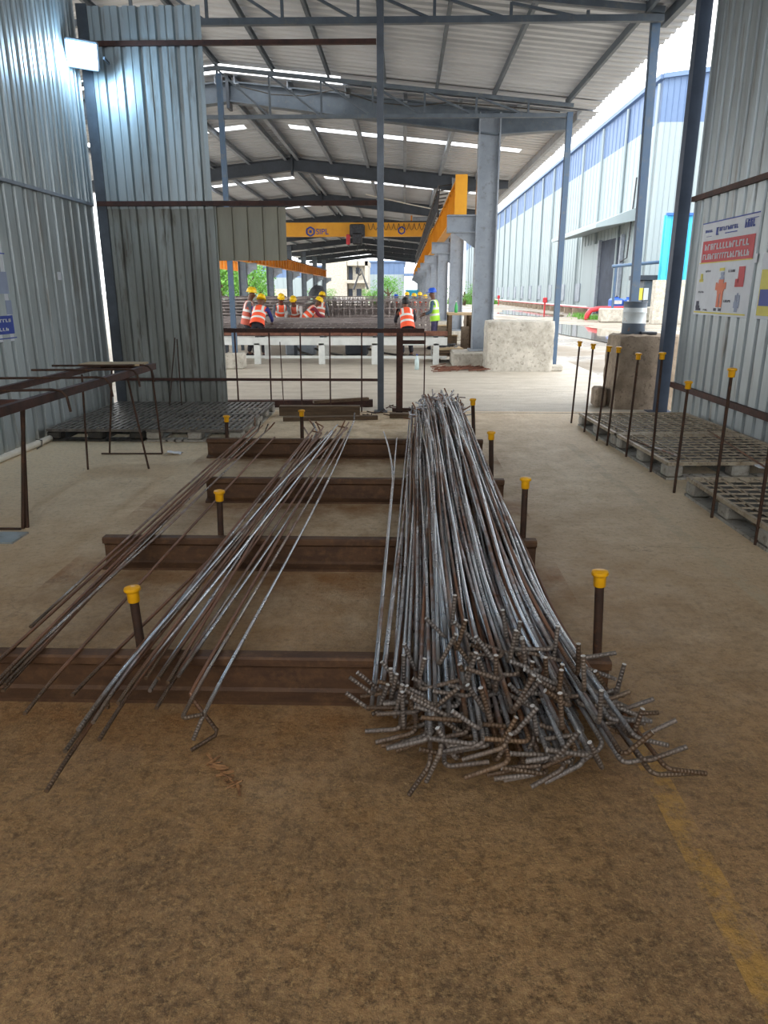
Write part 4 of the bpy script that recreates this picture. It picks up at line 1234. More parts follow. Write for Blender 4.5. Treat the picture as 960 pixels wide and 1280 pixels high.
for (u, v, w, d, hh, mat, lb) in ((552, 430, .55, .6, .55, 'concrete_brown', 'brown stacked crate beside the man in the lime vest'), (561, 433, .5, .4, .3, 'concrete_brown', 'low brown crate in front of the stacked crate')):
    c_ = P(u, v, Z=0)
    r = empty('crate', c_, lb, 'crate')
    MB().box(c_ + Vector((0, d / 2, hh / 2)), (w, d, hh), bev=.015).build('box', mt[mat], r)
    MB().box(c_ + Vector((0, d / 2, hh + .015)), (w + .04, d + .04, .03)).build('lid', mt['wood_pale'], r)
c_ = P(572, 458, Z=0)
r = empty('plank_stack', (1.2, 17.9, 0), 'low stack of boards left of the nearest column', 'stack')
for k in range(3): MB().box((1.02 + .02 * k, 17.9, .17 + k * .07), (.62, .9, .05), Matrix.Rotation(.05 * k, 3, 'Z')).build('board', mt['wood_pale' if k == 2 else 'wood'], r)
for s in (-.2, .2): MB().box((1.02 + s, 17.9, .07), (.12, .7, .14)).build('bearer', mt['rust_dark'], r)
m = MB(); rr = random.Random(4)
for k in range(70):
    c_ = Vector((rr.uniform(.78, 1.25), rr.uniform(17.6, 18.2), .34 + rr.uniform(0, .06))); a = rr.uniform(0, PI); l = .1
    m.tube([c_, c_ + Vector((math.cos(a) * l, math.sin(a) * l, 0))], .012, 5)
tag(m.build('chain_heap', mt['grey_steel_dark']), 'heap of small grey chain and clips on the board stack', 'scrap', kind='stuff')
m = MB().box((.55, 20.3, .04), (1.3, 1.9, .08), bev=.03)
tag(m.build('gravel_bed', mt['gravel']), 'raised gravel patch under the man in the lime vest', 'gravel', kind='stuff')
m = MB()
for k in range(90):
    u = rr.uniform(548, 612); v = 461 + rr.gauss(0, 1.3); c_ = P(u, v, Z=.02); a = rr.gauss(0, .5); l = rr.uniform(.15, .4)
    m.tube([c_ - Vector((l / 2, 0, 0)), c_ + Vector((math.cos(a) * l / 2, math.sin(a) * l / 2, rr.uniform(0, .06)))], .010, 5)
tag(m.build('scrap_pile', mt['scrap']), 'low pile of rusty wire scrap before the concrete pedestal', 'scrap', kind='stuff')
# small lamp / bottle hung at gate
c_ = P(524, 447, Y=10.0)
r = empty('water_bottle', (c_.x, 13.0, 0), 'clear plastic bottle on the floor seen through the barrier gate', 'bottle')
c_ = P(521, 462, Z=0); r.location = c_
MB().lathe([(.04, 0), (.046, .01), (.046, .2), (.018, .27), (.018, .3)], c_, 12).build('body', mt['clearpet'], r, True)
MB().lathe([(.02, .3), (.02, .325)], c_, 8).build('bottle_cap', mt['ink_blue'], r)


# ================================================================== PEOPLE
def skin_mesh(name, verts, edges, rad, mat, parent, sub=1, root=0):
    me = bpy.data.meshes.new(name); off = Vector((0, 0, 0))
    me.from_pydata([tuple(v) for v in verts], edges, [])
    o = bpy.data.objects.new(name, me); C.objects.link(o)
    md = o.modifiers.new('skin', 'SKIN'); md.use_smooth_shade = True
    if not me.skin_vertices: me.skin_vertices  # layer is created by the modifier
    sv = me.skin_vertices[0].data
    for i, q in enumerate(rad):
        q = q if isinstance(q, tuple) else (q, q)
        sv[i].radius = q; sv[i].use_root = (i == root)
    if sub:
        s_ = o.modifiers.new('sub', 'SUBSURF'); s_.levels = sub; s_.render_levels = sub
    me.materials.append(mat); o.parent = parent
    # bake to a plain mesh
    bpy.context.view_layer.update()
    me2 = bpy.data.meshes.new_from_object(o.evaluated_get(bpy.context.evaluated_depsgraph_get()))
    o.modifiers.clear(); o.data = me2; me2.name = name
    me2.materials.clear(); me2.materials.append(mat)
    for p_ in me2.polygons: p_.use_smooth = True
    return o


def person(x, y, face, label, hat, shirt, vest, pants, lean=0, knee=0, arm=(.35, .35), reach=.6, s=1.0, z=0, detail=True):
    """face: heading in degrees, 0 looks to +y (away), 180 looks to the camera. local +y is forward"""
    r = empty('person', (x, y, z), label, 'person', None)
    r.rotation_euler = (0, 0, math.radians(-face)); r.scale = (s, s, s)
    L = math.radians(lean); K = math.radians(knee)
    th, sh_ = .43, .43
    hipz = .06 + sh_ * math.cos(K * .8) + th * math.cos(K)
    hy = -th * math.sin(K) + sh_ * math.sin(K * .8)
    pel = Vector((0, hy, hipz))
    up = Vector((0, math.sin(L), math.cos(L))); fw = Vector((0, math.cos(L), -math.sin(L)))
    T = lambda a, b, c: pel + Vector((a, 0, 0)) + fw * b + up * c
    nk = T(0, .01, .50)
    hl = min(L * .6, .6); hup = Vector((0, math.sin(hl), math.cos(hl))); hfw = Vector((0, math.cos(hl), -math.sin(hl)))
    hd = nk + hup * .16 + hfw * .02
    V = [pel, T(0, .01, .2), T(0, 0, .36), T(0, 0, .46), nk + hup * .04, hd - hup * .03, hd + hup * .06]
    Rr = [(.15, .11), (.135, .10), (.15, .105), (.07, .06), .052, (.075, .088), (.078, .092)]
    E = [(0, 1), (1, 2), (2, 3), (3, 4), (4, 5), (5, 6)]
    # nose and ears
    V += [hd + hfw * .105 - hup * .005]; Rr += [.012]; E += [(5, 7)]
    for sd in (-1, 1):
        V += [hd + Vector((sd * .088, 0, 0))]; Rr += [.014]; E += [(5, len(V) - 1)]
    body = dict(leg=[], arm=[])
    for sd in (-1, 1):
        n0 = len(V)
        hip = pel + Vector((sd * .09, 0, -.03)); kn = Vector((sd * .11, hy + th * math.sin(K), .06 + sh_ * math.cos(K * .8))); an = Vector((sd * .12, hy + th * math.sin(K) - sh_ * math.sin(K * .8), .08)); toe = an + Vector((sd * .02, .15, -.045))
        V += [hip, kn, an, toe]; Rr += [.08, .055, .038, .032]; E += [(0, n0), (n0, n0 + 1), (n0 + 1, n0 + 2), (n0 + 2, n0 + 3)]
        body['leg'].append((hip, kn, an, toe))
        n0 = len(V)
        a_ = arm[0 if sd < 0 else 1]
        shd = T(sd * .19, 0, .43); e_dir = (-up * math.cos(a_) + fw * math.sin(a_) * 1 + Vector((sd * .22, 0, 0))).normalized() if lean < 30 else Vector((sd * .25, math.sin(a_), -math.cos(a_))).normalized()
        el = shd + e_dir * .28
        f_dir = Vector((-sd * .22, math.sin(a_ + reach), -math.cos(a_ + reach))).normalized()
        wr = el + f_dir * .25
        palm = wr + f_dir * .06
        V += [shd, el, wr, palm]; Rr += [.052, .040, .028, (.036, .018)]; E += [(2, n0), (n0, n0 + 1), (n0 + 1, n0 + 2), (n0 + 2, n0 + 3)]
        if detail:
            sx = f_dir.cross(Vector((0, 0, 1))).normalized(); cu = sx.cross(f_dir)
            for q in range(4):
                n1 = len(V); b0 = palm + sx * ((q - 1.5) * .02) + f_dir * .03; ln = (.035, .042, .038, .028)[q]
                V += [b0, b0 + f_dir * ln + cu * -.008, b0 + f_dir * ln * 1.6 + cu * -.03]; Rr += [.009, .008, .007]; E += [(n0 + 3, n1), (n1, n1 + 1), (n1 + 1, n1 + 2)]
            n1 = len(V); b0 = palm + sx * (sd * -.038) - f_dir * .01
            V += [b0, b0 + f_dir * .035 + sx * (sd * -.015)]; Rr += [.010, .008]; E += [(n0 + 3, n1), (n1, n1 + 1)]
        body['arm'].append((shd, el, wr))
    skin_mesh('body', V, E, Rr, mt['skin'], r)
    # shirt with sleeves
    V = [T(0, 0, .0), T(0, .01, .2), T(0, 0, .36), T(0, 0, .455)]; Rr = [(.165, .125), (.15, .115), (.165, .12), (.08, .07)]; E = [(0, 1), (1, 2), (2, 3)]
    for shd, el, wr in body['arm']:
        n0 = len(V); V += [shd, el, el.lerp(wr, .75)]; Rr += [.062, .050, .040]; E += [(2, n0), (n0, n0 + 1), (n0 + 1, n0 + 2)]
    skin_mesh('shirt', V, E, Rr, mt[shirt], r)
    V = [T(0, 0, .06), pel]; Rr = [(.165, .125), (.165, .125)]; E = [(0, 1)]
    for hip, kn, an, toe in body['leg']:
        n0 = len(V); V += [hip, kn, an + Vector((0, 0, .03))]; Rr += [.098, .075, .062]; E += [(1, n0), (n0, n0 + 1), (n0 + 1, n0 + 2)]
    skin_mesh('trousers', V, E, Rr, mt[pants], r, root=1)
    for hip, kn, an, toe in body['leg']:
        m = MB().box((an.x, an.y + .06, .045 + (an.z - .08)), (.1, .27, .09), bev=.03)
        o = MB.build(m, 'shoe', mt['cl_dark']); o.parent = r
    if vest:
        m = MB(); n = 20; pr_ = [(-.10, .19, .145), (.02, .185, .142), (.2, .172, .134), (.34, .19, .138), (.42, .2, .125), (.47, .16, .10), (.5, .085, .075)]
        vs = [(a * math.cos(2 * PI * k / n), b * math.sin(2 * PI * k / n), c) for c, a, b in pr_ for k in range(n)]
        m.add(vs, [(i * n + k, i * n + (k + 1) % n, (i + 1) * n + (k + 1) % n, (i + 1) * n + k) for i in range(len(pr_) - 1) for k in range(n)])
        o = m.build('safety_vest', mt[vest], None, True); o.parent = r; o.location = pel; o.rotation_euler = (-L, 0, 0)
    q = Vector((0, 0, 1)).rotation_difference(hup).to_matrix()
    for sd in (-1, 1):
        m = MB().lathe([(.001, -.009), (.008, -.006), (.011, 0), (.008, .006), (.001, .009)], hd + hfw * .088 + Vector((sd * .032, 0, 0)) + hup * .02, 8)
        o = m.build('eye', mt['cl_white'], None, True); o.parent = r
    m = MB().box(hd + hfw * .09 - hup * .045, (.045, .012, .012), q, bev=.004); o = m.build('mouth', mt['cl_maroon']); o.parent = r
    if hat:
        m = MB().lathe([(.125, .048), (.128, .055), (.112, .065), (.110, .10), (.098, .145), (.06, .175), (.01, .185)], hd, 20, sq=(.96, 1.14), R=q)
        m.box(hd + hup * .055 + hfw * .13, (.15, .09, .012), q, bev=.004)
        m.box(hd + hup * .165, (.03, .16, .04), q, bev=.012)
        o = m.build('hard_hat', mt[hat], None, True)
    else:
        m = MB().lathe([(.06, -.06), (.092, -.02), (.098, .05), (.088, .1), (.05, .135), (.01, .145)], hd - hfw * .012, 16, sq=(.95, 1.08), R=q)
        o = m.build('hair', mt['hair'], None, True)
    o.parent = r
    return r


def at(u, y): return P(u, 420, Y=y).x
person(at(311, 19.1), 19.05, 80, 'worker in yellow hard hat and orange vest, half hidden behind the bending worker', 'helmet_y', 'cl_grey', 'vest_r', 'cl_dark', 12, 14, (.3, .5))
person(at(323, 18.6), 18.60, 5, 'bending worker in orange vest and blue sleeves seen from behind at the left', 'helmet_y', 'cl_blue', 'vest_o', 'cl_dark', 42, 20, (.5, .5))
person(at(352, 24), 24.0, 165, 'worker in grey sleeves and orange vest leaning over the mat, third from left', 'helmet_y', 'cl_grey', 'vest_o', 'cl_dark', 34, 30, (.6, .3))
person(at(369, 24), 24.2, 180, 'worker in white sleeves facing the camera across the mat', 'helmet_y', 'cl_white', 'vest_r', 'cl_dark', 38, 36, (.5, .5))
person(at(383, 23.8), 23.9, 78, 'stooping worker in orange vest and maroon sleeves beside the white sleeved one', 'helmet_y', 'cl_maroon', 'vest_o', 'cl_dark', 44, 34, (.6, .6))
person(at(399, 24.6), 24.9, 20, 'worker in faded orange vest with yellow sleeve at the right of the left group', 'helmet_y', 'cl_grey', 'vest_r', 'cl_dark', 22, 30, (.3, .3))
person(at(509, 18.8), 18.8, -10, 'bare headed crouching worker in bright orange vest seen from behind', None, 'cl_dark', 'vest_o', 'cl_dark', 34, 30, (.5, .5), s=.97)
person(at(543, 20.6), 20.6, 285, 'standing worker in blue hard hat and lime vest, side on', 'helmet_b', 'cl_teal', 'vest_g', 'cl_purple', 6, 3, (.2, .35), 1.0, z=.08, s=.93)
person(at(495, 33), 32.6, 180, 'distant worker in a blue hard hat behind the rebar cages', 'helmet_b', 'cl_grey', 'vest_r', 'cl_dark', 14, 32, s=.93, detail=False)
person(at(508, 34), 32.5, 180, 'distant worker in orange vest, left of three behind the cages', 'helmet_y', 'cl_grey', 'vest_o', 'cl_dark', 6, 16, s=.93, detail=False)
person(at(515, 34), 32.2, 150, 'distant worker in yellow hard hat between the two orange vests', 'helmet_y', 'cl_grey', 'vest_r', 'cl_dark', 10, 26, s=.93, detail=False)
person(at(523.5, 34), 32.6, 190, 'distant worker in orange vest, second of three behind the cages', 'helmet_y', 'cl_grey', 'vest_o', 'cl_dark', 6, 18, s=.93, detail=False)
person(at(532, 33), 32.3, 200, 'distant stooping worker nearest to the right columns', 'helmet_y', 'cl_maroon', 'vest_r', 'cl_dark', 22, 30, s=.93, detail=False)
# spare helmets beside post
hp = P(476, 411, Y=17.5)
r = empty('hard_hat', (hp.x, 17.5, .755), 'yellow hard hat lying on the bench behind the square post', 'helmet')
m = MB().lathe([(.15, 0), (.152, .008), (.125, .016), (.12, .07), (.09, .12), (.04, .145), (.005, .15)], (hp.x, 17.5, .755 - .1), 20, sq=(1.1, 1)); m.build('shell', mt['helmet_y'], r, True)

# ================================================================== OUTSIDE
WX, WY = 15.2, 48.5
def ribs(m, p0, p1, nrm, z0, z1, pitch):
    p0, p1, nrm = Vector(p0), Vector(p1), Vector(nrm); L = (p1 - p0).length; d = (p1 - p0) / L; s_ = 0; pts = []
    while s_ < L:
        for u, w in ((0, 0), (.82 * pitch, 0), (.86 * pitch, .05), (.96 * pitch, .05)):
            if s_ + u < L: pts.append((s_ + u, w))
        s_ += pitch
    pts.append((L, 0)); vs = []
    for u, w in pts:
        q = p0 + d * u + nrm * w; vs += [(q.x, q.y, z0), (q.x, q.y, z1(u) if callable(z1) else z1)]
    m.add(vs, [(2 * i, 2 * i + 2, 2 * i + 3, 2 * i + 1) for i in range(len(pts) - 1)])
    return m
r = empty('warehouse', (WX, WY, 0), 'huge white warehouse with blue grey upper band across the yard', 'building')
ribs(MB(), (WX, 190, 0), (WX, WY, 0), (-1, 0, 0), -.02, 11.3, 1.0).build('side_wall', mt['hall_white'], r)
ribs(MB(), (WX, WY, 0), (WX + 40, WY, 0), (0, -1, 0), -.02, 11.3, .35).build('front_wall', mt['hall_white'], r)
ribs(MB(), (WX + .02, 190, 0), (WX + .02, WY, 0), (-1, 0, 0), 11.3, 13.6, 1.0).build('upper_band', mt['hall_blue'], r)
ribs(MB(), (WX, WY + .02, 0), (WX + 40, WY + .02, 0), (0, -1, 0), 11.3, lambda u: 13.6 + .12 * u, .35).build('upper_band', mt['hall_blue'], r)
m = MB().bar((WX - .1, WY - .1, 13.7), (WX + 40, WY - .1, 13.7 + 4.8), .3, .25).bar((WX - .1, WY - .1, 13.7), (WX - .1, 190, 13.7), .3, .25)
m.build('eaves_trim', mt['hall_blue'], r)
MB().add([(WX, WY, 13.6), (WX, 190, 13.6), (WX + 40, 190, 18.4), (WX + 40, WY, 18.4)], [(0, 1, 2, 3)]).build('roof', mt['hall_blue'], r)
for y in [WY + .3 + k * 6.2 for k in range(22)]:
    MB().tube([(WX - .14, y, .2), (WX - .14, y, 13.4)], .09, 8).build('downpipe', mt['hall_white'], r)
for k in range(14):
    y = 66.5 + k * 6.2
    w_ = MB().box((WX - .05, y, 1.55), (.1, 1.7, 1.5)).build('louvre', mt['light_steel'], r)
# big door and canopy
dy0, dy1 = P(747, 380, X=WX).y, P(774, 380, X=WX).y
MB().span((WX - .08, dy1, 0), (WX - .02, dy0, 5.3)).build('doorway', mt['dark_int'], r)
MB().span((WX - .22, dy0 + .1, 0), (WX - .1, dy0 + 4.8, 5.2)).build('sliding_door', mt['hall_white'], r)
for y in (dy0 + .05, dy1): MB().span((WX - .3, y - .12, 0), (WX - .05, y + .12, 5.4)).build('door_frame', mt['light_steel'], r)
m = MB(); ca, cb_ = dy1 - 2.2, dy0 + 7
m.add([(WX, ca, 6.9), (WX, cb_, 6.9), (WX - 2.6, cb_, 5.9), (WX - 2.6, ca, 5.9), (WX, ca, 6.1), (WX, cb_, 6.1), (WX - 2.6, cb_, 5.65), (WX - 2.6, ca, 5.65)], [(0, 1, 2, 3), (7, 6, 5, 4), (3, 2, 6, 7), (0, 3, 7, 4), (1, 5, 6, 2)])
m.build('door_canopy', mt['hall_white'], r)
# small wiring on wall
MB().tube([(WX - .2, WY + 3, 8.7), (WX - .2, WY + 3.6, 3.8), (WX - .2, WY + 5, 3.6)], .05, 6).build('conduit', mt['grey_steel_dark'], r)

# pipe rack along warehouse foot
r = empty('pipe_rack', (WX - 1.8, 60, 0), 'red pipes on concrete sleepers along the foot of the warehouse', 'pipe')
xx = WX - 1.9
MB().tube([(xx, 47, .5), (xx, 120, .5)], .06, 8).build('pipe', mt['red_paint'], r)
MB().tube([(xx + .5, 57, .5), (xx + .5, 120, .5)], .08, 8).build('pipe', mt['white_paint'], r)
for k in range(16):
    MB().box((xx + .2, 58 + k * 3, .2), (1.1, .3, .4)).build('sleeper', mt['concrete_brown'], r)
ra, rb = P(735, 384, Y=45.6), P(784, 381, Y=45.6)
r = empty('red_pipe', (ra.x, 45.6, 0), 'thick red water pipe with a bend, in front of the blue barrels', 'pipe')
MB().tube([(ra.x - .1, 45.6, 0), (ra.x, 45.6, .3), (ra.x + .2, 45.6, .55), (ra.x + .6, 45.6, ra.z * .3 + .42), (rb.x + 1.2, 45.6, .66)], .15, 10).build('run', mt['red_paint'], r, True)
for x in (ra.x + 1.2, ra.x + 2.6): MB().box((x, 45.6, .25), (.3, .3, .5)).build('support', mt['concrete'], r)
for k, (u, lb) in enumerate(((681, 'red hydrant beside the slim blue post, at the warehouse foot'), (623, 'far red hydrant at the warehouse foot left of the slim post'))):
    y = 58 if k == 0 else 95
    x = P(u, 380, Y=y).x
    r = empty('hydrant', (x, y, 0), lb, 'hydrant')
    MB().tube([(x, y, 0), (x, y, .9)], .06, 8).build('riser', mt['red_paint'], r)
    MB().box((x, y, 1.0), (.32, .2, .4), bev=.05).build('valve', mt['red_paint'], r)
# blue barrels
for u, lb, dx in ((769, 'blue plastic tank left of the tall blue post', 0), (785.5, 'blue plastic tank right behind the tall blue post', 0)):
    x = P(u, 384, Y=47.2).x
    r = empty('plastic_tank', (x, 47.2, 0), lb, 'tank')
    MB().box((x, 47.2, .62), (.72, .9, 1.2), bev=.1).build('body', mt['blue_plastic'], r)
    MB().box((x, 46.74, 1.0), (.5, .03, .22)).build('label_plate', mt['white_paint'], r)
    MB().lathe([(.18, 0), (.18, .08)], (x, 47.2, 1.22), 12).build('lid', mt['blue_plastic'], r)
# kerb blocks, grass
for (u, v, w, hh, lb) in ((766, 403, 1.3, .75, 'grey concrete kerb block beside the grass tuft'), (815, 402, 1.0, .8, 'grey concrete lump right of the drum')):
    c_ = P(u, v, Z=0)
    tag(MB().box(c_ + Vector((0, .4, hh / 2)), (w, .7, hh), bev=.06).build('kerb_block', mt['concrete']), lb, 'block')
c_ = P(760, 396, Z=0); m = MB().box((c_.x + .35, c_.y + .3, .95), (.28, .12, .9), Matrix.Rotation(.7, 3, 'Y'), bev=.03)
tag(m.build('dark_plank', mt['tarp']), 'dark board tilted on the kerb block', 'board')
rr = random.Random(8)
for (u, v, w, n, lb) in ((747, 399, 1.1, 500, 'bright green grass tuft by the puddle'), (725, 396, .6, 200, 'smaller grass tuft left of the bright one'), (600, 380, 2.2, 700, 'green weeds far off beside the right columns'), (583, 380, 2.5, 700, 'green weeds seen between the right columns')):
    c_ = P(u, v, Z=0); m = MB()
    for k in range(n):
        p_ = c_ + Vector((rr.gauss(0, w * .5), rr.gauss(0, .5), 0)); a = rr.uniform(0, PI); hh = rr.uniform(.12, .38) * (1 if w < 2 else 3)
        d = Vector((math.cos(a) * .03, math.sin(a) * .03, 0)) * (1 if w < 2 else 3)
        m.add([p_ - d, p_ + d, p_ + Vector((rr.uniform(-.15, .15), rr.uniform(-.15, .15), hh))], [(0, 1, 2)])
    tag(m.build('grass_tuft', mt['leaf']), lb, 'grass', kind='stuff')
# puddle
def blob(u0, u1, v0, v1, seed, label):
    rr = random.Random(seed); n = 40; pts = []
    a, b = P(u0, (v0 + v1) / 2, Z=0), P(u1, (v0 + v1) / 2, Z=0); c, d = P((u0 + u1) / 2, v1, Z=0), P((u0 + u1) / 2, v0, Z=0)
    cx, cy, rx, ry = (a.x + b.x) / 2, (c.y + d.y) / 2, (b.x - a.x) / 2, (d.y - c.y) / 2
    ph = [rr.uniform(0, 6) for _ in range(4)]
    for k in range(n):
        t_ = 2 * PI * k / n; q = 1 + .14 * math.sin(3 * t_ + ph[0]) + .09 * math.sin(5 * t_ + ph[1]) + .05 * math.sin(9 * t_ + ph[2])
        x = cx + rx * q * math.cos(t_)
        pts.append((max(x, 4.0), cy + ry * q * math.sin(t_), 0.002))
    m = MB(); m.add(pts, [list(range(n))]); tag(m.build('puddle', mt['puddle']), label, 'puddle', kind='stuff')
blob(698, 782, 403, 431, 3, 'rain puddle reflecting the warehouse, right of the slim blue post')
blob(630, 690, 388, 396, 5, 'shallow far puddle behind the big pale block')
# tyre ruts of mud as low ridges
m = MB(); rr = random.Random(2)
for k in range(60):
    x = rr.uniform(4.2, 9); y = rr.uniform(13, 22); l = rr.uniform(.12, .35)
    n = 7; vs = [(x + l * math.cos(2 * PI * i / n) * rr.uniform(.7, 1.2), y + l * 1.4 * math.sin(2 * PI * i / n) * rr.uniform(.7, 1.2), -.02) for i in range(n)] + [(x, y, rr.uniform(.0, .05))]
    m.add(vs, [(i, (i + 1) % n, n) for i in range(n)])
tag(m.build('mud_clods', mt['yard'], smooth=True), 'lumps of mud scattered over the yard', 'mud', kind='stuff')

# blue pipe frame, shed, generator, block wall
sx0, sx1 = P(831, 300, Y=40).x, P(872, 300, Y=40).x
r = empty('cyan_shed', ((sx0 + sx1) / 2, 40, 0), 'bright cyan corrugated shed seen beside the dark corner post', 'shed')
zt3 = P(840, 268, Y=40).z; zb3 = P(835, 350, Y=40).z
ribs(MB(), (sx0, 40, 0), (sx1 + 4, 40, 0), (0, -1, 0), zb3, zt3, .3).build('sheet_wall', mt['cyan_sheet'], r)
ribs(MB(), (sx0, 40.5, 0), (sx0, 40, 0), (-1, 0, 0), zb3, zt3, .3).build('sheet_wall', mt['cyan_sheet'], r)
MB().bar((sx0 - .1, 39.9, zt3), (sx1 + 4, 39.9, zt3), .15, .12).build('eaves_trim', mt['blue_plastic'], r)
m = MB().span((sx0 - .3, 39.8, 0), (sx1 + 4, 40.3, zb3)); m.build('block_wall', mt['concrete'], r)
g0, g1 = P(800, 380, Y=44).x, P(824, 380, Y=44).x
r = empty('generator_box', ((g0 + g1) / 2, 44, 0), 'grey generator housing with yellow and white notices', 'generator')
zg = P(810, 350, Y=44).z; zl = P(810, 396, Y=44).z
MB().span((g0, 43.6, 0.2), (g1 + .4, 45.4, zg), bev=.05).build('housing', mt['steel_paint'], r)
MB().span((g0 - .3, 43.4, zg), (g1 + .5, 45.6, zg + .25)).build('roof', mt['dark_steel'], r)
a, b = P(797, 360, Y=43.5), P(804, 375, Y=43.5); MB().span((a.x, 43.56, b.z), (b.x, 43.6, a.z)).build('notice', mt['ink_yellow'], r)
a, b = P(804.5, 360, Y=43.5), P(810, 375, Y=43.5); MB().span((a.x, 43.56, b.z), (b.x, 43.6, a.z)).build('notice', mt['paper'], r)
a, b = P(817, 378, Y=43.5), P(821, 391, Y=43.5); MB().span((a.x, 43.55, b.z), (b.x, 43.6, a.z)).build('grille', mt['dark_int'], r)
# blue pipe frame
r = empty('pipe_gantry', (P(770, 390, Y=42).x, 42, 0), 'slim blue pipe frame standing in front of the warehouse corner', 'frame')
a, b = P(765, 333, Y=42), P(830, 327, Y=42)
MB().tube([a, b], .09, 8).build('top_pipe', mt['blue_steel'], r)
for u in (770, 798):
    p_ = P(u, 335, Y=42); MB().tube([(p_.x, 42, 0), (p_.x, 42, a.z)], .07, 8).build('upright', mt['cyan_sheet' if u == 798 else 'blue_steel'], r)

# far buildings
def hall(u0, u1, vt, vm, y, name, label, depth=30, slope=0):
    a, b = P(u0, 360, Y=y), P(u1, 360, Y=y); zt_, zm_ = P((u0 + u1) / 2, vt, Y=y).z, P((u0 + u1) / 2, vm, Y=y).z
    r = empty(name, ((a.x + b.x) / 2, y, 0), label, 'building')
    for (s0, s1, n_) in (((a.x, y), (b.x, y), (0, -1, 0)), ((a.x, y + depth), (a.x, y), (-1, 0, 0)), ((b.x, y), (b.x, y + depth), (1, 0, 0))):
        ribs(MB(), s0 + (0,), s1 + (0,), n_, -.02, zm_, 1.0).build('lower_wall', mt['hall_white'], r)
        ribs(MB(), s0 + (0,), s1 + (0,), n_, zm_, zt_, 1.0).build('upper_band', mt['hall_blue'], r)
    MB().poly([(a.x - .3, y - .3, zt_), (b.x + .3, y - .3, zt_), (b.x + .3, y + depth, zt_), (a.x - .3, y + depth, zt_)], .3).build('roof', mt['hall_blue'], r)
    return r
r = hall(461, 505, 328, 343, 150, 'distant_hall', 'distant white and blue hall seen beyond the end of the shed')
a = P(505, 345, Y=150); b = P(522, 345, Y=150)
MB().poly([(a.x, 149, a.z), (b.x, 149, a.z), (b.x, 153, a.z), (a.x, 153, a.z)], .5).build('porch_roof', mt['hall_blue'], r)
hall(268, 401, 334, 347, 130, 'distant_hall', 'distant blue topped hall behind the left row of columns')

r = empty('concrete_ruin', (P(437, 365, Y=120).x, 120, 0), 'unfinished grey concrete building with empty window openings', 'building')
y = 120
def q(u0, v0, u1, v1, d0, d1, name, mat):
    a, b = P(u0, v0, Y=y), P(u1, v1, Y=y)
    return MB().span((a.x, y + d0, max(b.z, 0)), (b.x, y + d1, a.z)).build(name, mt[mat], r)
q(404, 326, 434, 372, 0, 10, 'wall', 'concrete')
q(434, 326, 460, 332, .0, 10, 'roof_slab', 'concrete')
q(434, 350, 460, 354, -.6, 8, 'floor_slab', 'concrete')
q(456, 326, 460, 372, 0, 8, 'column', 'concrete')
q(434, 331, 457, 372, 1.5, 8, 'inner_wall', 'concrete')
q(435, 333, 440, 350, 1.3, 1.6, 'window', 'dark_int'); q(444, 334, 449, 342, 1.3, 1.6, 'window', 'dark_int'); q(435, 361, 440, 370, 1.3, 1.6, 'window', 'dark_int'); q(445, 361, 451, 370, 1.3, 1.6, 'window', 'dark_int')
# crane hook sling shape in front of ruin
s0 = P(451, 336, Y=110); s1 = P(442, 362, Y=110); s2 = P(460, 362, Y=110)
tag(MB().tube([s1, s0, s2], .18, 5).build('lifting_sling', mt['grey_steel_dark']), 'dark lifting sling hanging before the concrete ruin', 'sling')
# small low wall between left columns
a, b = P(343, 361, Y=100), P(361, 373, Y=100)
tag(MB().span((a.x, 100, 0), (b.x, 102, a.z)).build('low_wall', mt['concrete']), 'small pale hut wall seen between the left columns', 'wall')
# blue white tipper sheet
a = P(518, 367, Y=80)
r = empty('tipper_body', (a.x, 80, 0), 'light blue tipper body far beyond the workers', 'vehicle')
m = MB(); w = 1.0
m.add([(a.x - w, 80, a.z + .4), (a.x + w, 80, a.z + .4), (a.x + w * .6, 80, a.z - .5), (a.x - w * .6, 80, a.z - .5), (a.x - w, 84, a.z + .4), (a.x + w, 84, a.z + .4), (a.x + w * .6, 84, a.z - .5), (a.x - w * .6, 84, a.z - .5)], [(0, 1, 2, 3), (7, 6, 5, 4), (0, 4, 5, 1), (3, 2, 6, 7), (0, 3, 7, 4), (1, 5, 6, 2)])
m.build('tub', mt['cyan_sheet'], r)
MB().box((a.x, 82, .45), (2.4, 3.5, .9)).build('chassis', mt['dark_int'], r)


def tree(x, y, h, w, seed, label):
    rr = random.Random(seed); r = empty('tree', (x, y, 0), label, 'tree')
    m = MB().tube([(x, y, 0), (x + .2, y, h * .35), (x, y, h * .7)], [.25, .2, .1], 7)
    m.tube([(x + .15, y, h * .35), (x + w * .25, y, h * .6)], [.12, .06], 6).tube([(x + .15, y, h * .4), (x - w * .25, y, h * .65)], [.12, .06], 6)
    m.build('trunk', mt['bark'], r)
    m = MB(); cl = [(rr.uniform(-.5, .5) * w, rr.uniform(-.4, .4) * w, rr.uniform(.25, .9) * h, rr.uniform(.16, .3) * w) for _ in range(16)]
    for k in range(2600):
        c = cl[k % 16]; d = Vector((rr.gauss(0, 1), rr.gauss(0, 1), rr.gauss(0, 1))).normalized() * c[3] * rr.uniform(.6, 1.05)
        p_ = Vector((x + c[0], y + c[1], c[2])) + d; s_ = rr.uniform(.12, .26) * (h / 7)
        a = Vector((rr.gauss(0, 1), rr.gauss(0, 1), rr.gauss(0, 1))).normalized() * s_; b = a.cross(Vector((rr.gauss(0, 1), rr.gauss(0, 1), rr.gauss(0, 1)))).normalized() * s_ * .6
        m.add([p_ - a, p_ - b, p_ + a, p_ + b], [(0, 1, 2, 3)])
    m.build('foliage', mt['leaf'], r)
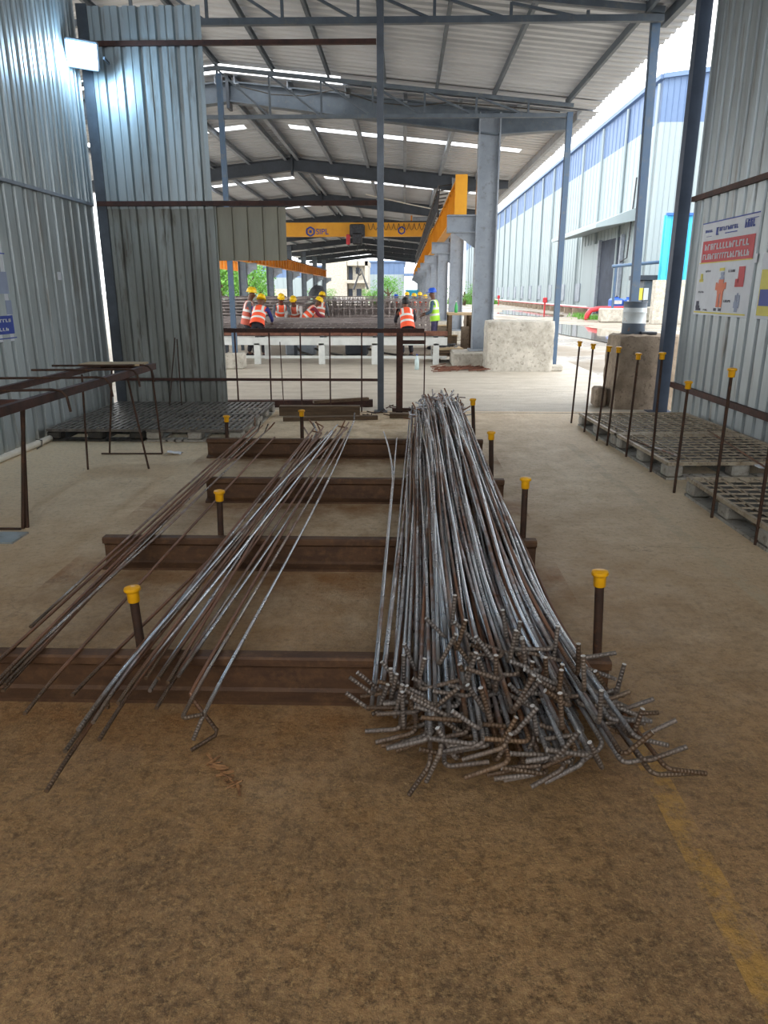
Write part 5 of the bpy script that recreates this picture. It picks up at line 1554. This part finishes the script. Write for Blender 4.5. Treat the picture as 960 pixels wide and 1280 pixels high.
for i, (u, y, h, w, lb) in enumerate(((286, 74, 5.5, 5, 'green tree behind the left columns, next to the ridge post'), (305, 84, 5.5, 5, 'green tree between the first pair of left columns'), (325, 92, 4, 3, 'green tree behind the third left column'), (402, 95, 1.9, 3, 'low green bush beside the concrete ruin'),
        (484, 98, 3.2, 3.6, 'green tree in front of the distant white hall, right of the post'), (467, 98, 1.9, 2.4, 'small green bush in front of the distant hall, left of the post'), (580, 96, 2.4, 4, 'low green bush seen between the right columns'), (594, 93, 1.8, 2, 'green bush just beyond the nearest big column'), (273, 64, 5, 4, 'green tree at the edge of the sheet wall'))):
    tree(P(u, 365, Y=y).x, y, h, w, 20 + i, lb)

# cables
m = MB(); pts = []
for (u, v) in ((300, 108), (340, 118), (380, 120), (420, 112), (470, 128), (520, 133), (560, 128), (640, 134), (700, 140)): pts.append(P(u, v, Y=16.5))
tag(m.tube(pts, .012, 6).build('cable', mt['black_plastic']), 'black cable looping below the canopy edge', 'cable')
m = MB(); pts = [P(u, v, Y=30) for (u, v) in ((457, 243), (480, 248), (510, 255), (545, 262), (575, 258))]
tag(MB().tube(pts, .02, 6).build('cable', mt['pvc']), 'pale cable sagging under the shed rafters', 'cable')

# ================================================================== LIGHT
w = bpy.data.worlds.new('sky'); bpy.context.scene.world = w; w.use_nodes = True
nt = w.node_tree; nt.nodes.clear()
out = nt.nodes.new('ShaderNodeOutputWorld'); bg = nt.nodes.new('ShaderNodeBackground')
tc = nt.nodes.new('ShaderNodeTexCoord'); no = nt.nodes.new('ShaderNodeTexNoise'); no.inputs['Scale'].default_value = 2.2; no.inputs['Detail'].default_value = 5
rp = nt.nodes.new('ShaderNodeValToRGB'); rp.color_ramp.elements[0].position = .3; rp.color_ramp.elements[1].position = .7
rp.color_ramp.elements[0].color = (.86, .91, .98, 1); rp.color_ramp.elements[1].color = (1, 1, .98, 1)
nt.links.new(tc.outputs['Generated'], no.inputs['Vector']); nt.links.new(no.outputs['Fac'], rp.inputs[0]); nt.links.new(rp.outputs[0], bg.inputs[0])
bg.inputs[1].default_value = 1.9
nt.links.new(bg.outputs[0], out.inputs[0])

sc = bpy.context.scene
sc.view_settings.view_transform = 'Standard'; sc.view_settings.look = 'None'; sc.view_settings.gamma = 1
sc.view_settings.use_curve_mapping = False; sc.view_settings.exposure = 1.3
